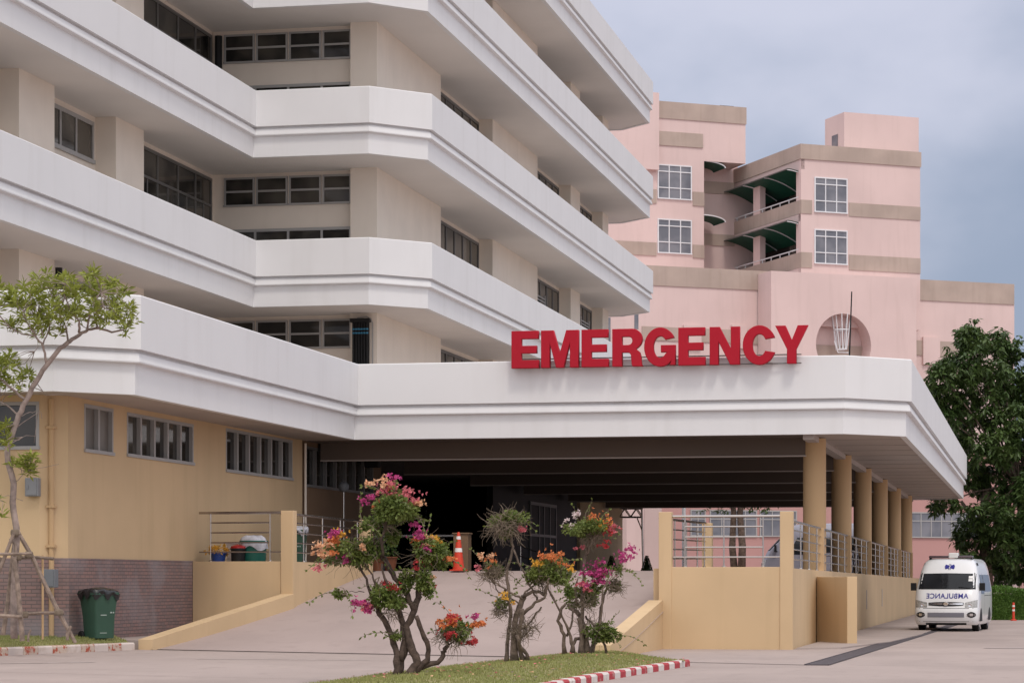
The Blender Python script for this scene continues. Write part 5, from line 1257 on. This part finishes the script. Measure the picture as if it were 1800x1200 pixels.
def cone(name,label,loc,h):
    T=thing(name,label,'cone',loc); k=h
    b=MB(); b.box(-.19*k,.19*k,-.19*k,.19*k,.0,.035*k); b.lathe((0,0,.035*k),[(.15*k,0),(.045*k,.86*k),(.03*k,.93*k),(.022*k,.945*k)],20); b.build('body',M['orange'],T,local=True,smooth=True)
    b=MB()
    for z0,z1 in ((.44,.54),(.76,.84)):
        f=lambda z:.15*k-(.105*k)*(z/.86)+.004
        b.lathe((0,0,.035*k),[(f(z0),z0*k),(f(z1),z1*k)],20)
    b.build('reflective_band',M['wreflect'],T,local=True,smooth=True)
q=atD(806,1003,64.6); cone('traffic_cone','tall orange traffic cone with two white bands at the top of the ramp',(q.x,q.y,1.775),1.02)
q=atD(1781.5,1090,94.5); T=thing('bollard','slim orange flexible bollard with white bands in front of the hedge','bollard',(q.x,q.y,0))
b=MB(); b.lathe((0,0,0),[(.12,0),(.12,.04),(.05,.06),(.045,.66),(.03,.69)],14); b.build('body',M['orange'],T,local=True,smooth=True)
b=MB(); [b.lathe((0,0,0),[(.052,z),(.051,z+.07)],14) for z in (.36,.52)]; b.build('reflective_band',M['wreflect'],T,local=True,smooth=True)
# tubs on the left podium
def tub(name,label,cat,loc,r0,r1,h,m,extra=None):
    T=thing(name,label,cat,loc); b=MB(); b.lathe((0,0,0),[(r0,0),(r1,h),(r1+.025,h),(r1+.025,h+.03),(r1-.02,h+.03)],20); b.build('body',M[m],T,local=True,smooth=True); return T
q=atD(384,1000,58.6); T=tub('plant_tub','blue plastic tub holding a yellow-leaved plant behind the left railing','tub',(q.x,q.y,1.81),.13,.175,.33,'bluetub')
r=random.Random(8); b=MB(); blob_leaves(b,r,Vector((0,0,.42)),(.24,.2,.09),160,.10,.05); b.build('plant',M['fl_ye'],T,local=True)
q=atD(408,1000,59); b=MB(); b.box(q.x-.14,q.x+.14,q.y,q.y+.3,1.81,2.38); b.box(q.x-.16,q.x+.16,q.y-.02,q.y+.32,2.38,2.42); tag(b.build('storage_box',M['kwhite_w'],bevel=.01),'pale upright box between the blue tub and the green tub','box')
q=atD(446,1000,58.8); T=tub('laundry_tub','green round tub piled with white cloth next to the left pier','tub',(q.x,q.y,1.81),.27,.31,.62,'bin2')
b=MB(); n=40; prof=((.0,.76),(.18,.75),(.27,.70),(.325,.61),(.325,.50),(.33,.46))
for i,(rr,z) in enumerate(prof):
    for j in range(n):
        a=2*math.pi*j/n; b.v.append((math.cos(a)*rr*(1+.05*math.sin(a*7+i)),math.sin(a)*rr*(1+.05*math.sin(a*7+i)),z+.03*math.sin(a*5+rr*9)+(.04*math.sin(a*3) if i>3 else 0)))
for i in range(len(prof)-1):
    for j in range(n): b.f.append((i*n+j,i*n+(j+1)%n,(i+1)*n+(j+1)%n,(i+1)*n+j)[::-1]); b.m.append(0)
o=b.build('cloth',M['wbag'],T,local=True,smooth=True,angle=0)
q=atD(420,1000,58.5); T=tub('waste_bucket','dark bucket with a reddish lid half hidden behind the left railing','bucket',(q.x-.02,q.y,1.81),.15,.17,.44,'black')
b=MB(); b.lathe((0,0,.47),[(.18,0),(.17,.05),(.05,.09)],16); b.build('lid',M['redlens'],T,local=True,smooth=True)
# boxes fixed to the walls
def wbox(label,px0,px1,py0,py1,y,m,d=.16):
    a,z1=atY(px0,py0,y);c,z0=atY(px1,py1,y); T=thing('electrical_box',label,'electrical box',((a+c)/2,y,z0)); b=MB(); b.box(a,c,y-d,y,z0,z1); b.build('body',M[m],T,bevel=.012)
    b=MB(); b.box(a+.03,c-.03,y-d-.012,y-d+.002,z0+.03,z1-.03); b.box(a+.05,a+.08,y-d-.03,y-d-.01,(z0+z1)/2-.04,(z0+z1)/2+.04); b.build('door',M[m],T)
    return T
wbox('small light grey electrical box high on the yellow wall beside the tree trunk',49,72,840,872,YA,'greybox')
wbox('dark grey electrical box on the pipe in front of the brick base',79,103,1000,1032,YA-.05,'grey',.2)
# globe lamp, loudspeaker under the canopy
q=atX(604,855,WX+.5); T=thing('globe_lamp','dark globe lamp on a thin post against the shaded wall under the canopy','lamp',(WX+.5,q[0],1.8))
b=MB(); b.lathe((0,0,0),[(.05,0),(.02,.05),(.018,q[1]-1.8-.1)],10); b.build('post',M['steel'],T,local=True,smooth=True)
b=MB(); n=12; b.lathe((0,0,q[1]-1.8),[(max(.01,.15*math.cos(R(a))),.15*math.sin(R(a))) for a in range(-90,91,15)],18); b.build('globe',M['grey'],T,local=True,smooth=True)
q=atX(655,790,WX+.45); T=thing('loudspeaker','black loudspeaker hanging under the canopy ceiling at the end of the yellow wall','loudspeaker',(WX+.45,q[0],4.95))
b=MB(); b.box(-.22,.22,-.15,.15,-.16,.18); b.build('cabinet',M['black'],T,local=True,bevel=.03); b=MB(); b.tube([(0,0,.15),(0,0,.36)],.025,6); b.build('bracket',M['frame_d'],T,local=True)
# ceiling lights under the canopy
CL=None
for i,(x,y) in enumerate(((-11.5,70.6),(-9.8,79.8),(-7.6,89))):
    T=thing('ceiling_light','unlit ceiling light tube fitting under the canopy, '+('first','second','third')[i]+' row from the front','ceiling light',(x,y,5.2),0,'ceiling lights under the canopy')
    b=MB(); b.box(-.62,.62,-.1,.1,.0,.08); b.build('housing',M['frame'],T,local=True); b=MB(); b.tube([(-.58,0,-.03),(.58,0,-.03)],.025,8); b.build('tube',M['wreflect'],T,local=True)
# counter, plinth and pots inside the entrance
q=atD(735,1000,71); T=thing('reception_table','long dark table under the canopy behind the tallest shrub','table',(q.x,q.y,1.76))
b=MB(); b.box(-1.2,1.4,-.35,.35,1.0,1.05); b.build('table_top',M['frame'],T,local=True)
for x in (-1.1,.1,1.3):
    for y in (-.3,.3): b=MB(); b.box(x-.03,x+.03,y-.03,y+.03,0,1.0); b.build('leg',M['frame_d'],T,local=True)
q=atD(812,1003,66.5); b=MB(); b.box(q.x-.2,q.x+.2,q.y-.15,q.y+.25,1.75,2.75); b.box(q.x-.23,q.x+.23,q.y-.18,q.y+.28,2.75,2.79); tag(b.build('plinth',M['brown_shade'],bevel=.01),'brown square plinth just behind the orange cone','plinth')
for px,lab in ((664,'terracotta plant pot at the foot of the table, left one'),(686,'terracotta plant pot at the foot of the table, right one')):
    q=atD(px,1003,67); T=tub('plant_pot',lab,'pot',(q.x,q.y,1.77),.13,.19,.36,'terra')
    b=MB(); blob_leaves(b,random.Random(px),Vector((0,0,.5)),(.2,.2,.2),160,.12,.05); b.build('plant',M['leaf_d'],T,local=True)
T=thing('handrail','thin metal handrail slanting down in front of the dark glazed door under the canopy','handrail',tuple(atD(950,985,74)))
for dy in (0,18,34):
    b=MB(); b.tube([atD(912,958+dy,74),atD(1000,990+dy*.9,76)],.018,6); b.build('rail',M['steel'],T,smooth=True)
for px in (915,955,996):
    b=MB(); t=(px-912)/88.; b.tube([atD(px,958+32*t,74+2*t),atD(px,1008,74+2*t)],.018,6); b.build('post',M['steel'],T,smooth=True)
# bicycle leaning behind the side railing
def bicycle():
    y0=83.5; T=thing('bicycle','bicycle parked behind the side railing between the third and fourth columns','bicycle',(-5.95,y0,1.70),R(80))
    for x in (-.5,.5):
        b=MB(); b.tube([(x+.32*math.cos(t*math.pi/10),0,.33+.32*math.sin(t*math.pi/10)) for t in range(21)],.022,6); w_=b.build('wheel',M['black'],T,local=True,smooth=True)
        b=MB(); [b.tube([(x,0,.33),(x+.31*math.cos(t*.628),0,.33+.31*math.sin(t*.628))],.004,3) for t in range(10)]; b.build('spokes',M['steel'],w_,local=True)
    b=MB(); 
    for p,q in (((-.5,0,.33),(-.1,0,.33)),((-.1,0,.33),(-.2,0,.8)),((-.2,0,.72),(.36,0,.78)),((-.1,0,.33),(.36,0,.72)),((.36,0,.85),(.5,0,.33)),((-.5,0,.33),(-.19,0,.7))): b.tube([p,q],.018,6)
    b.build('frame',M['silver'],T,local=True,smooth=True)
    b=MB(); b.tube([(.33,-.27,.97),(.36,0,.92),(.33,.27,.97)],.014,6); b.tube([(.36,0,.92),(.36,0,.82)],.014,6); b.build('handlebar',M['steel'],T,local=True,smooth=True)
    b=MB(); b.tube([(-.33,0,.86),(-.2,0,.87),(-.08,0,.86)],[.07,.06,.025],8); b.tube([(-.2,0,.8),(-.2,0,.87)],.014,6); b.build('saddle',M['black'],T,local=True,smooth=True)
bicycle()
